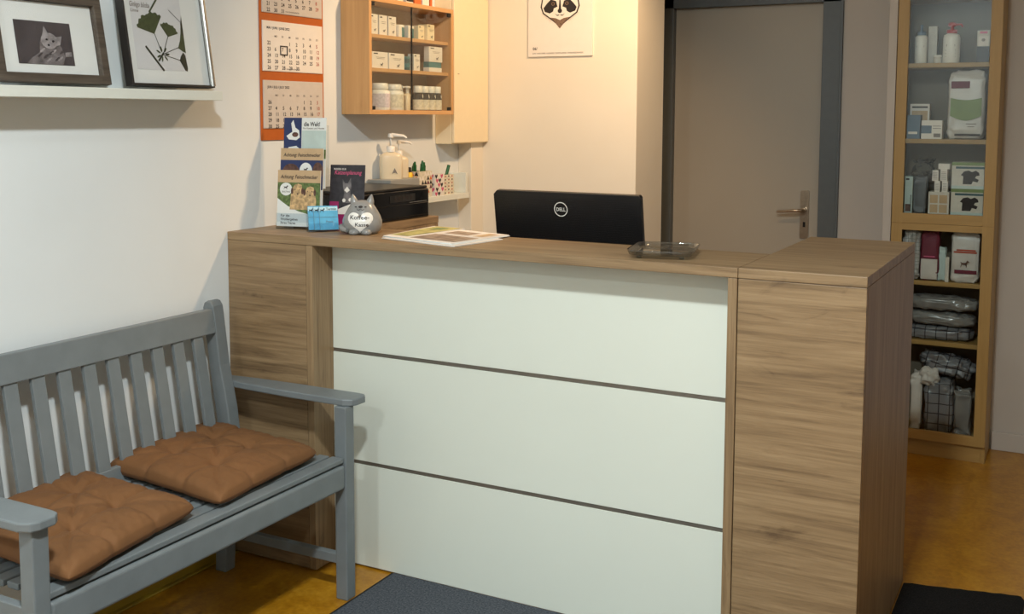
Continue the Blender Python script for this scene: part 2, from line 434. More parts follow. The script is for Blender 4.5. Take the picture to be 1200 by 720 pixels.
# ------------------------------------------------------------------ bench
bn = thing('garden_bench', 'grey painted wooden garden bench with slatted back and armrests along the left wall', 'bench')
Y0, Y1 = -1.243, -.088
def bar(poly_xz, y0, y1): return MB().prism([(p[0], p[1]) for p in poly_xz], (0, y1, 0), XP, ZP, y1-y0, 'bench')
def post(y0, y1):
    out = [(.06, 0), (.105, 0), (.118, .2), (.14, .40), (.142, .47), (.13, .56), (.118, .62), (.1, .70), (.08, .86), (.075, .892), (.064, .907), (.05, .91), (.037, .902), (.030, .885), (.035, .83), (.06, .65), (.085, .5), (.09, .42), (.075, .25)]
    return bar(out, y0, y1).build('leg', bn, bevel=.004)
post(-.152, -.105); post(Y0+.005, Y0+.052)
for a in (-.131, Y0): MB().box(.545, .589, a, a+.044, 0, .6185, 'bench').build('leg', bn, bevel=.004)
for (a, sgn) in ((-.131, 1), (Y0, -1)):
    if sgn > 0: pts = [(.052, -.100), (.075, -.102), (.16, -.112), (.35, -.122), (.57, -.122), (.598, -.108), (.606, -.09), (.606, -.052), (.592, -.034), (.57, -.03), (.35, -.03), (.16, -.036), (.0625, -.045), (.052, -.045)]
    else: pts = [(.052, Y0-.008), (.16, Y0-.018), (.35, Y0-.022), (.57, Y0-.022), (.598, Y0-.01), (.606, Y0+.01), (.606, Y0+.048), (.592, Y0+.066), (.57, Y0+.07), (.35, Y0+.07), (.16, Y0+.06), (.052, Y0+.052)]
    MB().prism(pts, (0, 0, .6185), XP, YP, .022, 'bench').build('armrest', bn, bevel=.004)
# notch filler: the arms meet the posts
MB().box(.552, .5875, Y0+.044, -.131, .362, .438, 'bench').build('front_rail', bn, bevel=.01, seg=4)
st = MB()
for i in range(9):
    x0 = .128+i*.0515; z = .438+.004*math.cos(i/8*PI)*0 + .006*abs(i-4)/4
    if i == 8: x0 = .5385; 
    st.box(x0, x0+.039 if i < 8 else .582, Y0+.046 if i > 0 else Y0+.06, -.133, z, z+.016, 'bench')
st.build('seat', bn, bevel=.003)
for yy in (-.112, Y0+.004): MB().box(.11, .545, yy, yy+.022, .362, .436, 'bench').build('seat_rail', bn, bevel=.003)
for yy in (-.118, Y0+.008): MB().box(.095, .546, yy, yy+.024, .108, .140, 'bench').build('stretcher', bn, bevel=.003)
def lean(z): return .058+(.9-z)/.44*.075
tr = [(lean(.882)-.012, .884), (lean(.882)+.012, .884), (lean(.805)+.013, .806), (lean(.805)-.012, .806)]
MB().prism(tr, (0, -.152, 0), XP, ZP, -.152-(Y0+.052), 'bench').build('top_rail', bn, bevel=.003)
bs = MB()
k = 0; y = -.247
while y > Y0+.06:
    zz = [(lean(.815)-.007, .815), (lean(.815)+.007, .815), (lean(.47)+.007, .47), (lean(.47)-.007, .47)]
    bs.prism(zz, (0, y+.042, 0), XP, ZP, .042, 'bench'); y -= .0848
bs.prism([(lean(.50)-.012, .50), (lean(.50)+.010, .50), (lean(.455)+.010, .455), (lean(.455)-.012, .455)], (0, -.152, 0), XP, ZP, -.152-(Y0+.052), 'bench')
bs.build('backrest', bn, bevel=.002)

# cushions
def cushion(name, label, cx, cy, z, rz, seed, wx, wy, kx, ky):
    t = thing(name, label, 'cushion', (cx, cy, z), rz, 'brown tufted cushions on the bench')
    n = 110; W = .455; vs = []; top = []; bot = []
    tuft = [(-.33, -.33), (.33, -.33), (-.33, .33), (.33, .33)]
    for j in range(n+1):
        for i in range(n+1):
            u = -1+2*i/n; v = -1+2*j/n
            # outline drawn in between the corners
            pn = lambda q: .5*(math.exp(-((q-.33)/.06)**2)+math.exp(-((q+.33)/.06)**2)); cr = 1-.05*(abs(u)*abs(v))**5; ou = u*cr*(1-(.06*(1-v*v)+.03*pn(v))*abs(u)**3); ov = v*cr*(1-(.06*(1-u*u)+.03*pn(u))*abs(v)**3)
            ed = (1-abs(u)**6)*(1-abs(v)**6)
            wu = u+.05*noise.noise(Vector((u*2, v*2, seed*3.3))); wv = v+.05*noise.noise(Vector((u*2, v*2, seed*5.7+9)))
            h = .047*ed**.34*(.8+.2*math.cos(u*1.2)*math.cos(v*1.2))
            dip = 0
            for (a, b) in tuft[:4]:
                dip = max(dip, .80*math.exp(-math.hypot(wu-a, wv-b)/.10))
                # creases run from each tuft out to the two nearest edges, and softly between the tufts
                sa, sb = (1 if a > 0 else -1), (1 if b > 0 else -1)
                if (wu-a)*sa > 0: dip = max(dip, .34*math.exp(-abs(wv-b)/.035))
                if (wv-b)*sb > 0: dip = max(dip, .34*math.exp(-abs(wu-a)/.035))
                if (wu-a)*sa > 0 and (wv-b)*sb > 0: dip = max(dip, .22*math.exp(-abs((wu-a)*sa-(wv-b)*sb)/.05))
            if abs(wu) < .33: dip = max(dip, .30*math.exp(-min(abs(wv-.33), abs(wv+.33))/.05))
            if abs(wv) < .33: dip = max(dip, .30*math.exp(-min(abs(wu-.33), abs(wu+.33))/.05))
            if abs(wu) < .33 and abs(wv) < .33: dip = max(dip, .26*math.exp(-min(abs(wu-wv), abs(wu+wv))/.05))
            q = Vector((u*3.2+seed*7, v*3.2, seed))
            wr = noise.noise(q)*.006+abs(noise.noise(q*2.3))*-.004+noise.noise(q*5)*.0012
            # gathered fabric near the borders
            gb = .0018*math.sin(u*46+3*noise.noise(q))*abs(v)**6+.0018*math.sin(v*46+3*noise.noise(q*1.1))*abs(u)**6
            hz = h*(1-min(dip, .75))+(wr+gb)*ed**.5
            sag = 0
            X_, Y_ = ou*wx/2, ov*wy/2; X_, Y_ = X_-kx*Y_, Y_-ky*X_
            top.append((X_, Y_, .026+max(hz, .0004)))
            hb = .0255*ed**.35
            bot.append((X_, Y_, max(.026-hb, 0.0006+.0*seed)))
    N1 = n+1
    fs = [(j*N1+i, j*N1+i+1, (j+1)*N1+i+1, (j+1)*N1+i) for j in range(n) for i in range(n)]
    o = len(top)
    ft = fs+[tuple(reversed([k+o for k in f])) for f in fs]
    # rim
    for i in range(n):
        for (a, b) in ((i, i+1), (n*N1+i+1, n*N1+i), ((i+1)*N1, i*N1), (i*N1+n, (i+1)*N1+n)): ft.append((b, a, a+o, b+o))
    MB().add(top+bot, ft, 'cushion', True).build('cushion_cover', t, merge=True)
    return t
c1 = cushion('seat_cushion', 'brown tufted cushion at the right end of the bench, next to the counter', .302, -.395, .4605, 0, 1, .515, .475, .08, .12)
MB().box(-.246, -.236, -.222, -.190, .012, .036, 'cushion').build('tie', c1, bevel=.003)
c2 = cushion('seat_cushion', 'brown tufted cushion at the left end of the bench, beside the near armrest', .335, -.925, .4605, 0, 5, .500, .475, .16, .07)

# ------------------------------------------------------------------ picture shelf and frames
sh = MB().box(0, .12, -1.7, -.135, 1.560, 1.590, 'white_lac').build('picture_shelf', bevel=.0015)
tag(sh, 'long white picture ledge on the left wall above the bench', 'shelf')

def frame_thing(label, cat, yc, xb, xt, z0, w, h, thick):
    """thing whose local frame: origin bottom centre at the back, X' along the wall (+y), Z' up the leaning frame"""
    a = math.atan2(xb-xt, h)
    t = thing('framed_picture', label, cat, (xb, yc, z0))
    t.rotation_euler = (Matrix.Rotation(PI/2, 4, 'Z') @ Matrix.Rotation(-a, 4, 'X')).to_euler()
    return t
# local axes: X' = +y world, Z' up, -Y' faces the room (+x)
w, h, fw, th = .36, .25, .032, .022
t = frame_thing('landscape cat photo in a weathered wooden frame with white mat on the ledge', 'picture', -.731, .0725, .030, 1.5965, w, h, th)
def framebars(w, h, fw, th, m, side=None, y0=0):
    b = MB(); O = (0, y0, 0)
    for pts in ([(-w/2, 0), (w/2, 0), (w/2-fw, fw), (-w/2+fw, fw)], [(w/2, 0), (w/2, h), (w/2-fw, h-fw), (w/2-fw, fw)],
                [(w/2, h), (-w/2, h), (-w/2+fw, h-fw), (w/2-fw, h-fw)], [(-w/2, h), (-w/2, 0), (-w/2+fw, fw), (-w/2+fw, h-fw)]):
        b.prism(pts, O, XP, ZP, th, m)      # extrudes toward -y
    return b
framebars(w, h, .026, th, 'frame_wood').build('frame', t, bevel=.0025)
MB().box(-w/2+.028, w/2-.028, -.006, -.002, .028, h-.028, 'paper_cool').build('mat_board', t)
ph = MB(); O = (0, -.0065, 0); a0, a1, b0, b1 = -.104, .074, .052, .170
ph.rect(a0, a1, b0, b1, O, XP, ZP, 'photo_dark', .0005)
def ell(cx, cy, rx, ry, n=18, rot=0):
    return [(cx+rx*math.cos(2*PI*i/n)*math.cos(rot)-ry*math.sin(2*PI*i/n)*math.sin(rot), cy+rx*math.cos(2*PI*i/n)*math.sin(rot)+ry*math.sin(2*PI*i/n)*math.cos(rot)) for i in range(n)]
ph.poly([(-.08, .0525), (.035, .0525), (.045, .075), (.038, .10), (.02, .125), (-.012, .13), (-.03, .115), (-.035, .085), (-.06, .07)], O, XP, ZP, 'photo_grey', .0008)
ph.poly(ell(0, .118, .027, .022), O, XP, ZP, 'photo_lt', .0011)
ph.poly([(-.022, .128), (-.012, .158), (0, .136)], O, XP, ZP, 'photo_lt', .0014)
ph.poly([(.018, .128), (.042, .133), (.034, .108), (.022, .105)], O, XP, ZP, 'photo_lt', .0014)
ph.poly(ell(.012, .117, .004, .003, 10), O, XP, ZP, 'ink', .0017).poly(ell(-.008, .121, .004, .003, 10), O, XP, ZP, 'ink', .0017)
ph.poly(ell(-.004, .106, .004, .003, 8), O, XP, ZP, 'ink', .0017)
for q in range(9): ph.poly(ell(-.035+q*.009, .078+.013*math.sin(q*1.7), .011, .003, 8, .6), O, XP, ZP, 'photo_lt' if q % 2 else 'photo_dark', .0014)
ph.poly([(.045, .075), (.067, .078), (.067, .09), (.047, .088)], O, XP, ZP, 'photo_lt', .0012)
ph.build('photograph', t)
MB().box(-w/2+.029, w/2-.029, -.0135, -.012, .029, h-.029, 'pglass').build('glass_pane', t)

w, h = .333, .44
t = frame_thing('tall ginkgo leaf print in a thin silver frame at the end of the ledge', 'picture', -.3205, .078, .012, 1.5965, w, h, .03)
b = framebars(w, h, .007, .030, 'frame_dark'); b.build('frame', t, bevel=.001)
b = MB()
b.tube([(w/2-.009, -.0305, .003), (w/2-.009, -.0305, h-.003)], .0085, 'chrome', seg=14)
b.build('frame_trim', t)
MB().box(-w/2+.006, w/2-.006, -.014, -.008, .006, h-.006, 'paper_cool').build('print_sheet', t)
p = MB(); O = (0, -.0143, 0)
def fan(cx, cy, r, ang, m, off=.0009, notch=.1):
    pts = [(cx, cy)]
    for i in range(19):
        q = ang-.95+1.9*i/18; rr = r*(1+.05*math.sin(i*2.3))*(1-notch*math.exp(-((i-9)/1.2)**2))
        pts.append((cx+rr*math.cos(q), cy+rr*math.sin(q)))
    p.poly(pts, O, XP, ZP, m, off)
def stem(x0, z0, x1, z1, wd, m='leafdk', off=.0012):
    dx, dz = x1-x0, z1-z0; L = math.hypot(dx, dz); nx, nz = -dz/L*wd/2, dx/L*wd/2
    p.poly([(x0+nx, z0+nz), (x0-nx, z0-nz), (x1-nx, z1-nz), (x1+nx, z1+nz)], O, XP, ZP, m, off)
p.rect(-.127, .074, .051, .40, O, XP, ZP, plain('print_ground', srgb(214, 214, 214), .6, var=.01), .0004)
fan(-.045, .160, .066, 1.95, 'leaf'); fan(.008, .154, .044, 1.25, 'leaf'); fan(-.02, .30, .06, 2.2, 'leafdk'); fan(.05, .31, .05, 1.3, 'leafdk')
p.poly([(.068, .205), (.074, .18), (.074, .108), (.062, .112), (.044, .122), (.055, .145), (.062, .17)], O, XP, ZP, 'leaf', .0009)
p.poly([(.062, .110), (.070, .100), (.074, .06), (.071, .050), (.062, .053), (.052, .070), (.044, .083), (.050, .096)], O, XP, ZP, 'leafdk', .0010)
p.poly([(.066, .20), (.0735, .225), (.0735, .165), (.066, .16)], O, XP, ZP, 'leafdk', .0011)
stem(-.045, .162, -.026, .106, .0025); stem(.008, .156, -.018, .104, .0025); stem(-.020, .100, .046, .124, .002); stem(-.020, .098, .046, .084, .002)
stem(-.086, .121, -.025, .049, .007); stem(-.042, .078, -.018, .104, .006); stem(.024, .238, .066, .205, .002); stem(-.055, .225, -.005, .285, .006, 'leaf')
for q in range(9): p.poly(ell(-.022+.018*math.cos(q*.9), .100+.016*math.sin(q*.9), .009, .003, 8, q*.9), O, XP, ZP, 'leaf', .0014)
p.text('Ginkgo biloba', -.129, .238, .022, O, XP, ZP, 'ink_grey', width=.078, slant=.25)
p.text('Linne', -.127, .222, .014, O, XP, ZP, 'ink_grey', slant=.25)
p.build('botanical_print', t)
MB().box(-w/2+.007, w/2-.007, -.024, -.0225, .007, h-.007, 'pglass').build('glass_pane', t)

# ------------------------------------------------------------------ three-month calendar
cal = thing('wall_calendar', 'orange three-month wall calendar hanging on the left wall', 'calendar', (0, .35, 1.425))
MB().box(.0015, .005, -.176, .176, 0, .78, 'orange').build('backing_board', cal, bevel=.0008)
def pad(z0, z1, title, rows, mark=None, dim=False):
    pm = 'paper' if mark else 'pad'
    b = MB().box(.005, .0085, -.165, .166, z0, z1, pm).box(.0085, .0095, -.163, .164, z0+.002, z1, pm)
    o = b.build('calendar_pad', cal, bevel=.0004)
    q = MB(); O = (.0095, -.163, z1)
    q.text(title, .018, -.028, .0125, O, YP, ZP, 'ink', .0006)
    for i, dn in enumerate(['', 'MO', 'DI', 'MI', 'DO', 'FR', 'SA', 'SO']):
        if dn: q.text(dn, .020+i*.0385, -.056, .010, O, YP, ZP, 'ink_grey', .0006)
    for r, row in enumerate(rows):
        for i, s_ in enumerate(row):
            if s_ != '': q.text(str(s_), .020+i*.0385, -.083-r*.0215, .0185, O, YP, ZP, 'ink_red' if i == 7 else 'ink', .0006)
    q.text('www.tierarzt-bedarf.de', .12, -(z1-z0)+.008, .008, O, YP, ZP, 'ink_grey', .0006) if not dim else None
    q.build('printed_dates', o)
pad(.448, .60, 'APR / MAI / MAY 2022', [[17, '', '', '', '', '', '', 1], [18]+list(range(2, 9)), [21]+list(range(23, 30)), [22, 30, 31]])
pad(.244, .420, 'MAI / JUNI / JUNE 2022', [[22, '', '', 1, 2, 3, 4, 5], [23]+list(range(6, 13)), [24]+list(range(13, 20)), [25]+list(range(20, 27)), [26, 27, 28, 29, 30]], mark=True)
pad(.042, .212, 'JUN / JULI / JULY 2022', [[26, '', '', '', '', 1, 2, 3], [27]+list(range(4, 11)), [28]+list(range(11, 18)), [29]+list(range(18, 25)), [30]+list(range(25, 32))])
mk = MB()
O = (.0098, -.163, .420)
for a0, a1, b0, b1 in ((.088, .128, -.088, -.084), (.088, .128, -.118, -.114), (.088, .092, -.114, -.088), (.124, .128, -.114, -.088)):
    mk.prism([(a0, b0), (a1, b0), (a1, b1), (a0, b1)], O, YP, ZP, .0015, 'ink')
mk.build('date_marker', cal)

# ------------------------------------------------------------------ wooden wall cabinet with glass doors
CY0, CY1, CZ0, CZ1, CD = .64, 1.257, 1.518, 1.967, .135
wc = thing('wall_cabinet', 'beech wall cabinet with two glass doors full of medicine packs', 'cabinet', (0, CY0, CZ0))
L_, Hh = CY1-CY0, CZ1-CZ0
c = MB(); tt = .017
B('side_panel', wc, 'beech_z', .001, CD, 0, tt, 0, Hh, bevel=.001); B('side_panel', wc, 'beech_z', .001, CD, L_-tt, L_, 0, Hh, bevel=.001)
B('bottom_panel', wc, 'beech_y', .001, CD, tt, L_-tt, 0, tt, bevel=.001); B('top_panel', wc, 'beech_y', .001, CD, tt, L_-tt, Hh-tt, Hh, bevel=.001)
B('back_panel', wc, 'cab_back', .001, .006, tt, L_-tt, tt, Hh-tt, bevel=0)
ZS = [1.828, 1.698]
for z in ZS: B('shelf', wc, 'beech_y', .006, .118, tt, L_-tt, z-.014-CZ0, z-CZ0, bevel=.001)
for a, b_ in ((.012+tt, L_/2-.0105), (L_/2-.0085, L_-tt-.002)):
    a = tt+.001 if a < .1 else a
    dn = MB().box(.1275, .1315, a, b_, tt+.001, Hh-tt-.001, 'glass').build('door', wc)
    for z in (tt+.001, Hh-tt-.016):
        ya = a if a < .1 else b_-.022
        MB().box(.126, .1335, ya, ya+.022, z, z+.014, 'black_mat').build('hinge', dn)
    ye = b_ if a < .1 else a
    MB().box(.1268, .1322, ye-.0012, ye+.0012, tt+.001, Hh-tt-.001, 'black_mat').build('edge_seal', dn)

def dog(b, O, R, U, cx, cz, s, m='ink', off=.0009):
    pts = [(-1, -.9), (-.85, -.9), (-.7, -.2), (.2, -.25), (.35, -.9), (.5, -.9), (.5, -.1), (.75, .35), (1.1, .45), (1.05, .65), (.75, .8), (.62, 1.0), (.5, .75), (.3, .35), (-.6, .25), (-.95, .5), (-1.05, .4), (-.8, .05)]
    b.poly([(cx+a*s, cz+c*s) for a, c in pts], O, R, U, m, off)
def carton(name, label, x, y, z, dx, w, h, face='paper', side=None, group=None, art=1, parent=None, band=None, cat='box'):
    """packaging on the cabinet shelf; x = front face position, y = left edge"""
    t = MB().box(-dx, 0, 0, w, 0, h, face).build(name, bevel=.0008, loc=(x, y, z))
    tag(t, label, cat, group)
    b = MB(); O = (0, 0, 0)
    if band: b.rect(.0005, w-.0005, h*band[1], h*band[2], O, YP, ZP, band[0], .0007)
    if art:
        b.rect(w*.1, w*.36, h*.86, h*.92, O, YP, ZP, 'ink', .0009)
        b.rect(w*.25, w*.8, h*.66, h*.68, O, YP, ZP, 'ink_grey', .0009); b.rect(w*.3, w*.74, h*.58, h*.6, O, YP, ZP, 'ink_grey', .0009)
        dog(b, O, YP, ZP, w*.6, h*.22, min(w, h)*.14)
    if b.v: b.build('printed_label', t)
    return t
g = 'small white cartons on the cabinet shelves'
for i, (y, w, lab) in enumerate(((.690, .050, 'tall white carton at the left of the cabinet top shelf'), (.752, .054, 'tall white carton, second from left on the cabinet top shelf'), (.818, .054, 'tall white carton, third from left on the cabinet top shelf'))):
    carton('medicine_carton', lab, .105-.002*i, y, ZS[0], .05, w, .078, group=g)
carton('medicine_carton', 'small low white carton beside the three tall ones on the top shelf', .112, .874, ZS[0], .03, .022, .044, group=g, art=0)
def jar(name, label, x, y, z, r, h, body='teal', lid='white_pl', band=None, cat='jar', group=None, lh=.2):
    t = thing(name, label, cat, (x, y, z), 0, group)
    MB().lathe([(r*.96, 0), (r, .003), (r, h*(1-lh)-.003), (r*.9, h*(1-lh))], 0, 0, body).build('body', t)
    MB().lathe([(r*1.02, h*(1-lh)), (r*1.03, h*(1-lh)+.002), (r*1.03, h-.003), (r*.95, h)], 0, 0, lid).build('lid', t)
    if band: MB().lathe([(r*1.012, h*band[1]), (r*1.014, h*band[1]+.0004), (r*1.014, h*band[2]), (r*1.012, h*band[2]+.0004)], 0, 0, band[0]).build('printed_label', t)
    return t
jar('medicine_jar', 'teal jar with white lid left of the door gap on the top shelf', .075, .925, ZS[0], .024, .052, 'teal', group='teal jars in the cabinet', band=('teal', .1, .6))
jar('medicine_jar', 'teal jar with white lid right of the door gap on the top shelf', .075, .995, ZS[0], .024, .052, 'teal', group='teal jars in the cabinet')
carton('medicine_carton', 'narrow white carton behind the door gap on the top shelf', .108, .948, ZS[0], .02, .016, .052, group=g, art=0)
carton('medicine_carton', 'cream carton with small print left of the pair on the top shelf', .100, 1.035, ZS[0], .05, .046, .058, 'cream', group=g)
carton('medicine_carton', 'taller cream carton at the right of the cabinet top shelf', .112, 1.085, ZS[0], .045, .055, .066, 'cream', group=g)
for y, lab in ((.6975, 'square white carton at the left of the middle shelf'), (.8125, 'square white carton, second from left on the middle shelf')):
    carton('medicine_carton', lab, .106, y, ZS[1], .06, .108, .064, group='square cartons with a dog silhouette')
jar('medicine_jar', 'blue teal jar near the middle of the cabinet middle shelf', .082, .954, ZS[1], .024, .056, 'tealdk', 'teal', band=('teal', .2, .5))
carton('medicine_carton', 'white rounded carton just right of the door gap on the middle shelf', .110, .985, ZS[1], .03, .046, .068, 'paper', group=g)
carton('medicine_carton', 'flat white carton lying at the right of the middle shelf', .112, 1.098, ZS[1], .03, .100, .018, group=g, art=0)
carton('medicine_carton', 'flat teal carton stacked on the flat white one', .106, 1.106, ZS[1]+.018, .028, .098, .024, 'teal', group=g, art=0)
carton('medicine_carton', 'square white carton on top of the flat teal carton', .108, 1.104, ZS[1]+.042, .026, .105, .064, group='square cartons with a dog silhouette')
def pill_bottle(label, x, y, r, h, lab_m='blueg'):
    t = thing('pill_bottle', label, 'bottle', (x, y, CZ0+.017), 0, 'white screw-top jars on the bottom shelf')
    MB().lathe([(r*.95, 0), (r, .003), (r, h*.66), (r*.92, h*.72), (r*.7, h*.76), (r*.7, h*.8)], 0, 0, 'white_pl').build('body', t)
    MB().lathe([(r*.8, h*.78), (r*.82, h*.79), (r*.8, h*.97), (r*.7, h)], 0, 0, 'white_pl').build('cap', t)
    MB().lathe([(r*1.01, h*.1), (r*1.012, h*.11), (r*1.012, h*.6), (r*1.01, h*.61)], 0, 0, lab_m).build('printed_label', t)
    return t
M['lilac'] = plain('lilac_label', srgb(206, 196, 200), .5, var=.12, vscale=120)
M['pale'] = plain('pale_card', srgb(214, 208, 196), .6, var=.05, vscale=60)
M['speck'] = plain('speckled_label', srgb(222, 212, 190), .5, var=.14, vscale=90)
pill_bottle('white jar cut off by the left edge of the bottom shelf', .07, .688, .030, .100, 'speck')
pill_bottle('white screw-top jar with lilac label on the bottom shelf', .090, .770, .042, .106, 'lilac')
pill_bottle('white screw-top jar with dark emblem label on the bottom shelf', .085, .872, .042, .104, 'speck')
# applicators hanging together
for i, y in enumerate((.948, .972, .994)):
    t = thing('dosing_syringe', ['leftmost of three pale dosing tools in the cabinet', 'middle one of three pale dosing tools in the cabinet', 'rightmost of three pale dosing tools in the cabinet'][i], 'syringe', (.075+.008*(i % 2), y, CZ0+.017), 0, 'dosing tools on the bottom shelf')
    MB().lathe([(.0085, 0), (.009, .002), (.0085, .066), (.003, .07)], 0, 0, 'trans_pl', 14).build('barrel', t)
    MB().lathe([(.004, .07), (.004, .09), (.011, .092), (.011, .098), (.004, .10)], 0, 0, 'white_pl', 14).build('plunger', t)
    MB().box(-.003, .003, -.017, .017, .060, .066, 'trans_pl').build('finger_grip', t)
def drop_bottle(i, y):
    t = thing('drop_bottle', ['white-capped dark drop bottle, first of four from left', 'white-capped dark drop bottle, second of four from left', 'white-capped dark drop bottle, third of four from left', 'white-capped dark drop bottle, last of four beside the cabinet side'][i], 'bottle', (.095, y, CZ0+.017), 0, 'drop bottles on the bottom shelf')
    MB().lathe([(.021, 0), (.0225, .003), (.0225, .066), (.018, .073), (.014, .075)], 0, 0, 'ink', 22).build('body', t)
    MB().lathe([(.0185, .074), (.019, .075), (.019, .1), (.0165, .102)], 0, 0, 'white_pl', 22).build('cap', t)
    MB().lathe([(.0229, .003), (.023, .004), (.023, .044), (.0229, .045)], 0, 0, 'speck', 22).build('printed_label', t)
    q = MB(); q.poly([(-.004, .062), (0, .068), (.005, .055), (.001, .05)], (.0235, 0, 0), YP, ZP, 'paper', .0004); q.build('logo', t)
for i, y in enumerate((1.037, 1.085, 1.134, 1.182)): drop_bottle(i, y)
# packs standing on top of the cabinet
for i, (y, w, mt, lab) in enumerate(((.80, .045, 'paper', 'white pack on top of the wall cabinet, leftmost'), (.862, .04, 'speck', 'speckled pack on top of the wall cabinet'), (.925, .05, 'paper', 'white pack with black mark on top of the wall cabinet'), (.985, .05, 'orangep', 'orange pack on top of the wall cabinet'), (1.045, .05, 'paper', 'white pack right of the orange one on the cabinet'), (1.105, .014, 'orangep', 'thin orange booklet standing at the end on the cabinet'))):
    carton('medicine_carton', lab, .115, y, CZ1, .06, w, .07, mt, group='packs on top of the wall cabinet', art=0, band=('ink', .1, .4) if i == 2 else None)

# cream service box on the wall by the corner
bx = thing('meter_box', 'tall cream service box mounted on the wall beside the cabinet', 'cabinet', (0, 1.321, 1.388))
MB().box(.001, .085, 0, .303, 0, .66, 'cream').build('body', bx, bevel=.002)
dr = MB().box(.086, .1, .0, .303, .004, .655, 'cream').build('door', bx, bevel=.003)
MB().box(.1, .1015, .03, .042, .308, .311, 'steel').build('lock', dr)
MB().box(.02, .085, .24, .30, .66, .675, 'black_mat').build('cable_entry', bx)

# white wall ledge with end panel
lg = thing('wall_ledge', 'narrow white wall ledge behind the printer', 'shelf', (0, .5, 1.14))
MB().box(.001, .085, 0, .975, 0, .025, 'white_lac').build('ledge_board', lg, bevel=.0015)
MB().box(.001, .08, .952, .972, .025, .115, 'white_lac').build('end_panel', lg, bevel=.0015)

# dispensers
tb = MB().box(.004, .120, .80, 1.010, 1.166, 1.256, 'grey_pl').build('dispenser_tray', bevel=.003)
tag(tb, 'grey block under the two soap dispensers', 'tray')
def dispenser(label, x, y, k, rz):
    t = thing('soap_dispenser', label, 'dispenser', (x, y, 1.256), rz)
    b = MB()
    pr = [(.0, .98), (.02, 1), (.8, 1), (.88, .93), (.94, .7), (1, .36)]
    rings = []
    prof = [(q*.105*k, r_) for q, r_ in pr]
    for z, r_ in prof: rings.append([(math.copysign(abs(math.cos(a))**.6, math.cos(a))*.026*r_*k, math.copysign(abs(math.sin(a))**.6, math.sin(a))*.044*r_*k, z) for a in [2*PI*i/28 for i in range(28)]])
    vs = sum(rings, []); n = 28
    b.add(vs, [(j*n+i, j*n+(i+1) % n, (j+1)*n+(i+1) % n, (j+1)*n+i) for j in range(len(rings)-1) for i in range(n)], 'trans_pl', True).add(rings[0], [tuple(range(n))[::-1]], 'trans_pl')
    b.build('bottle', t)
    MB().lathe([(.0165*k, .104*k), (.0165*k, .126*k), (.011*k, .128*k)], 0, 0, 'white_pl').build('collar', t)
    MB().tube([(0, 0, .126*k), (0, 0, .165*k), (0, .004, .170*k), (0, .05*k, .166*k), (0, .062*k, .158*k)], [.005*k, .005*k, .009*k, .006*k, .004*k], 'white_pl').tube([(0, 0, .160*k), (0, 0, .176*k)], [.012*k, .010*k], 'white_pl').build('pump', t)
    q = MB(); q.poly([(-.012, .02), (0, .045), (.012, .02), (.004, .026), (-.004, .026)], (.0268*k, .012, 0), YP, ZP, 'ink_grey', .0005); q.build('printed_logo', t) if k > .9 else None
    return t
dispenser('larger milky pump dispenser nearer the calendar', .062, .885, 1.05, -.85)
dispenser('smaller milky pump dispenser behind the larger one', .045, .968, .88, -.7)

# desk organisers on the ledge
def tri_pattern(b, O, R, U, w, h, cols, nx, ny, off=.0006):
    for i in range(nx):
        for j in range(ny):
            x0, x1, z0, z1 = i*w/nx, (i+1)*w/nx, j*h/ny, (j+1)*h/ny
            b.poly([(x0, z0), (x1, z0), ((x0+x1)/2, z1)], O, R, U, random.choice(cols), off)
def organiser(name, label, y, z, x0, x1, w, h, base, deco):
    t = thing(name, label, 'pen box', (0, y, z), 0, 'patterned pen boxes on the ledge')
    b = MB().box(x0, x1, 0, .003, 0, h, base).box(x0, x1, w-.003, w, 0, h, base).box(x0, x0+.003, .003, w-.003, 0, h, base).box(x1-.003, x1, .003, w-.003, 0, h, base).box(x0+.003, x1-.003, .003, w-.003, 0, .003, base)
    b.build('holder', t)
    p = MB(); deco(p, (x1, 0, 0), YP, ZP, w, h); deco(p, (x0, 0, 0), XP, ZP, x1-x0, h); p.build('printed_pattern', t)
    return t
cols = ['paper', 'ink', 'orangep', 'sand', 'speck', 'wine']
organiser('pen_box', 'pen box with triangle pattern holding green markers', 1.066, 1.165, .012, .078, .105, .112, 'speck', lambda b, O, R, U, w, h: tri_pattern(b, O, R, U, w, h, cols, 5 if w > .07 else 3, 6))
def hearts(b, O, R, U, w, h):
    for i in range(3):
        for j in range(5):
            cx, cz = w*(i+.5+(j % 2)*.3)/3.4, h*(j+.5)/5
            b.poly([(cx+a*.011, cz+c*.011) for a, c in [(0, -1), (.9, .1), (.8, .7), (.4, .8), (0, .4), (-.4, .8), (-.8, .7), (-.9, .1)]], O, R, U, ['pink', 'ink', 'paper'][(i+j) % 3], .0007)
def dots(b, O, R, U, w, h):
    for i in range(3):
        for j in range(6): b.poly(ell(w*(i+.5)/3, h*(j+.5)/6, .005, .004, 8), O, R, U, 'ink_red' if (i+j) % 2 else 'ink', .0007)
organiser('pen_box', 'pen box with heart pattern between the other two', 1.188, 1.165, .018, .082, .075, .095, 'paper', hearts)
organiser('pen_box', 'pale dotted pen box at the right end of the ledge', 1.275, 1.165, .012, .072, .085, .088, 'speck', dots)
for i, (y, x, tl, z) in enumerate(((1.082, .030, .01, 0), (1.098, .040, -.012, .006), (1.112, .055, .012, -.002), (1.130, .035, .02, .008), (1.148, .050, -.006, .002))):
    t = MB().tube([(x, y, 1.17), (x+.004, y+tl*.8, 1.26), (x+.006, y+tl, 1.298+z)], [.0065, .0075, .0075], 'green', 12).tube([(x+.006, y+tl, 1.298+z), (x+.007, y+tl*1.1, 1.312+z)], [.0055, .004], 'green', 12).build('marker_pen')
    tag(t, 'green marker standing in the triangle-patterned pen box', 'pen', 'green markers in the triangle-patterned box')
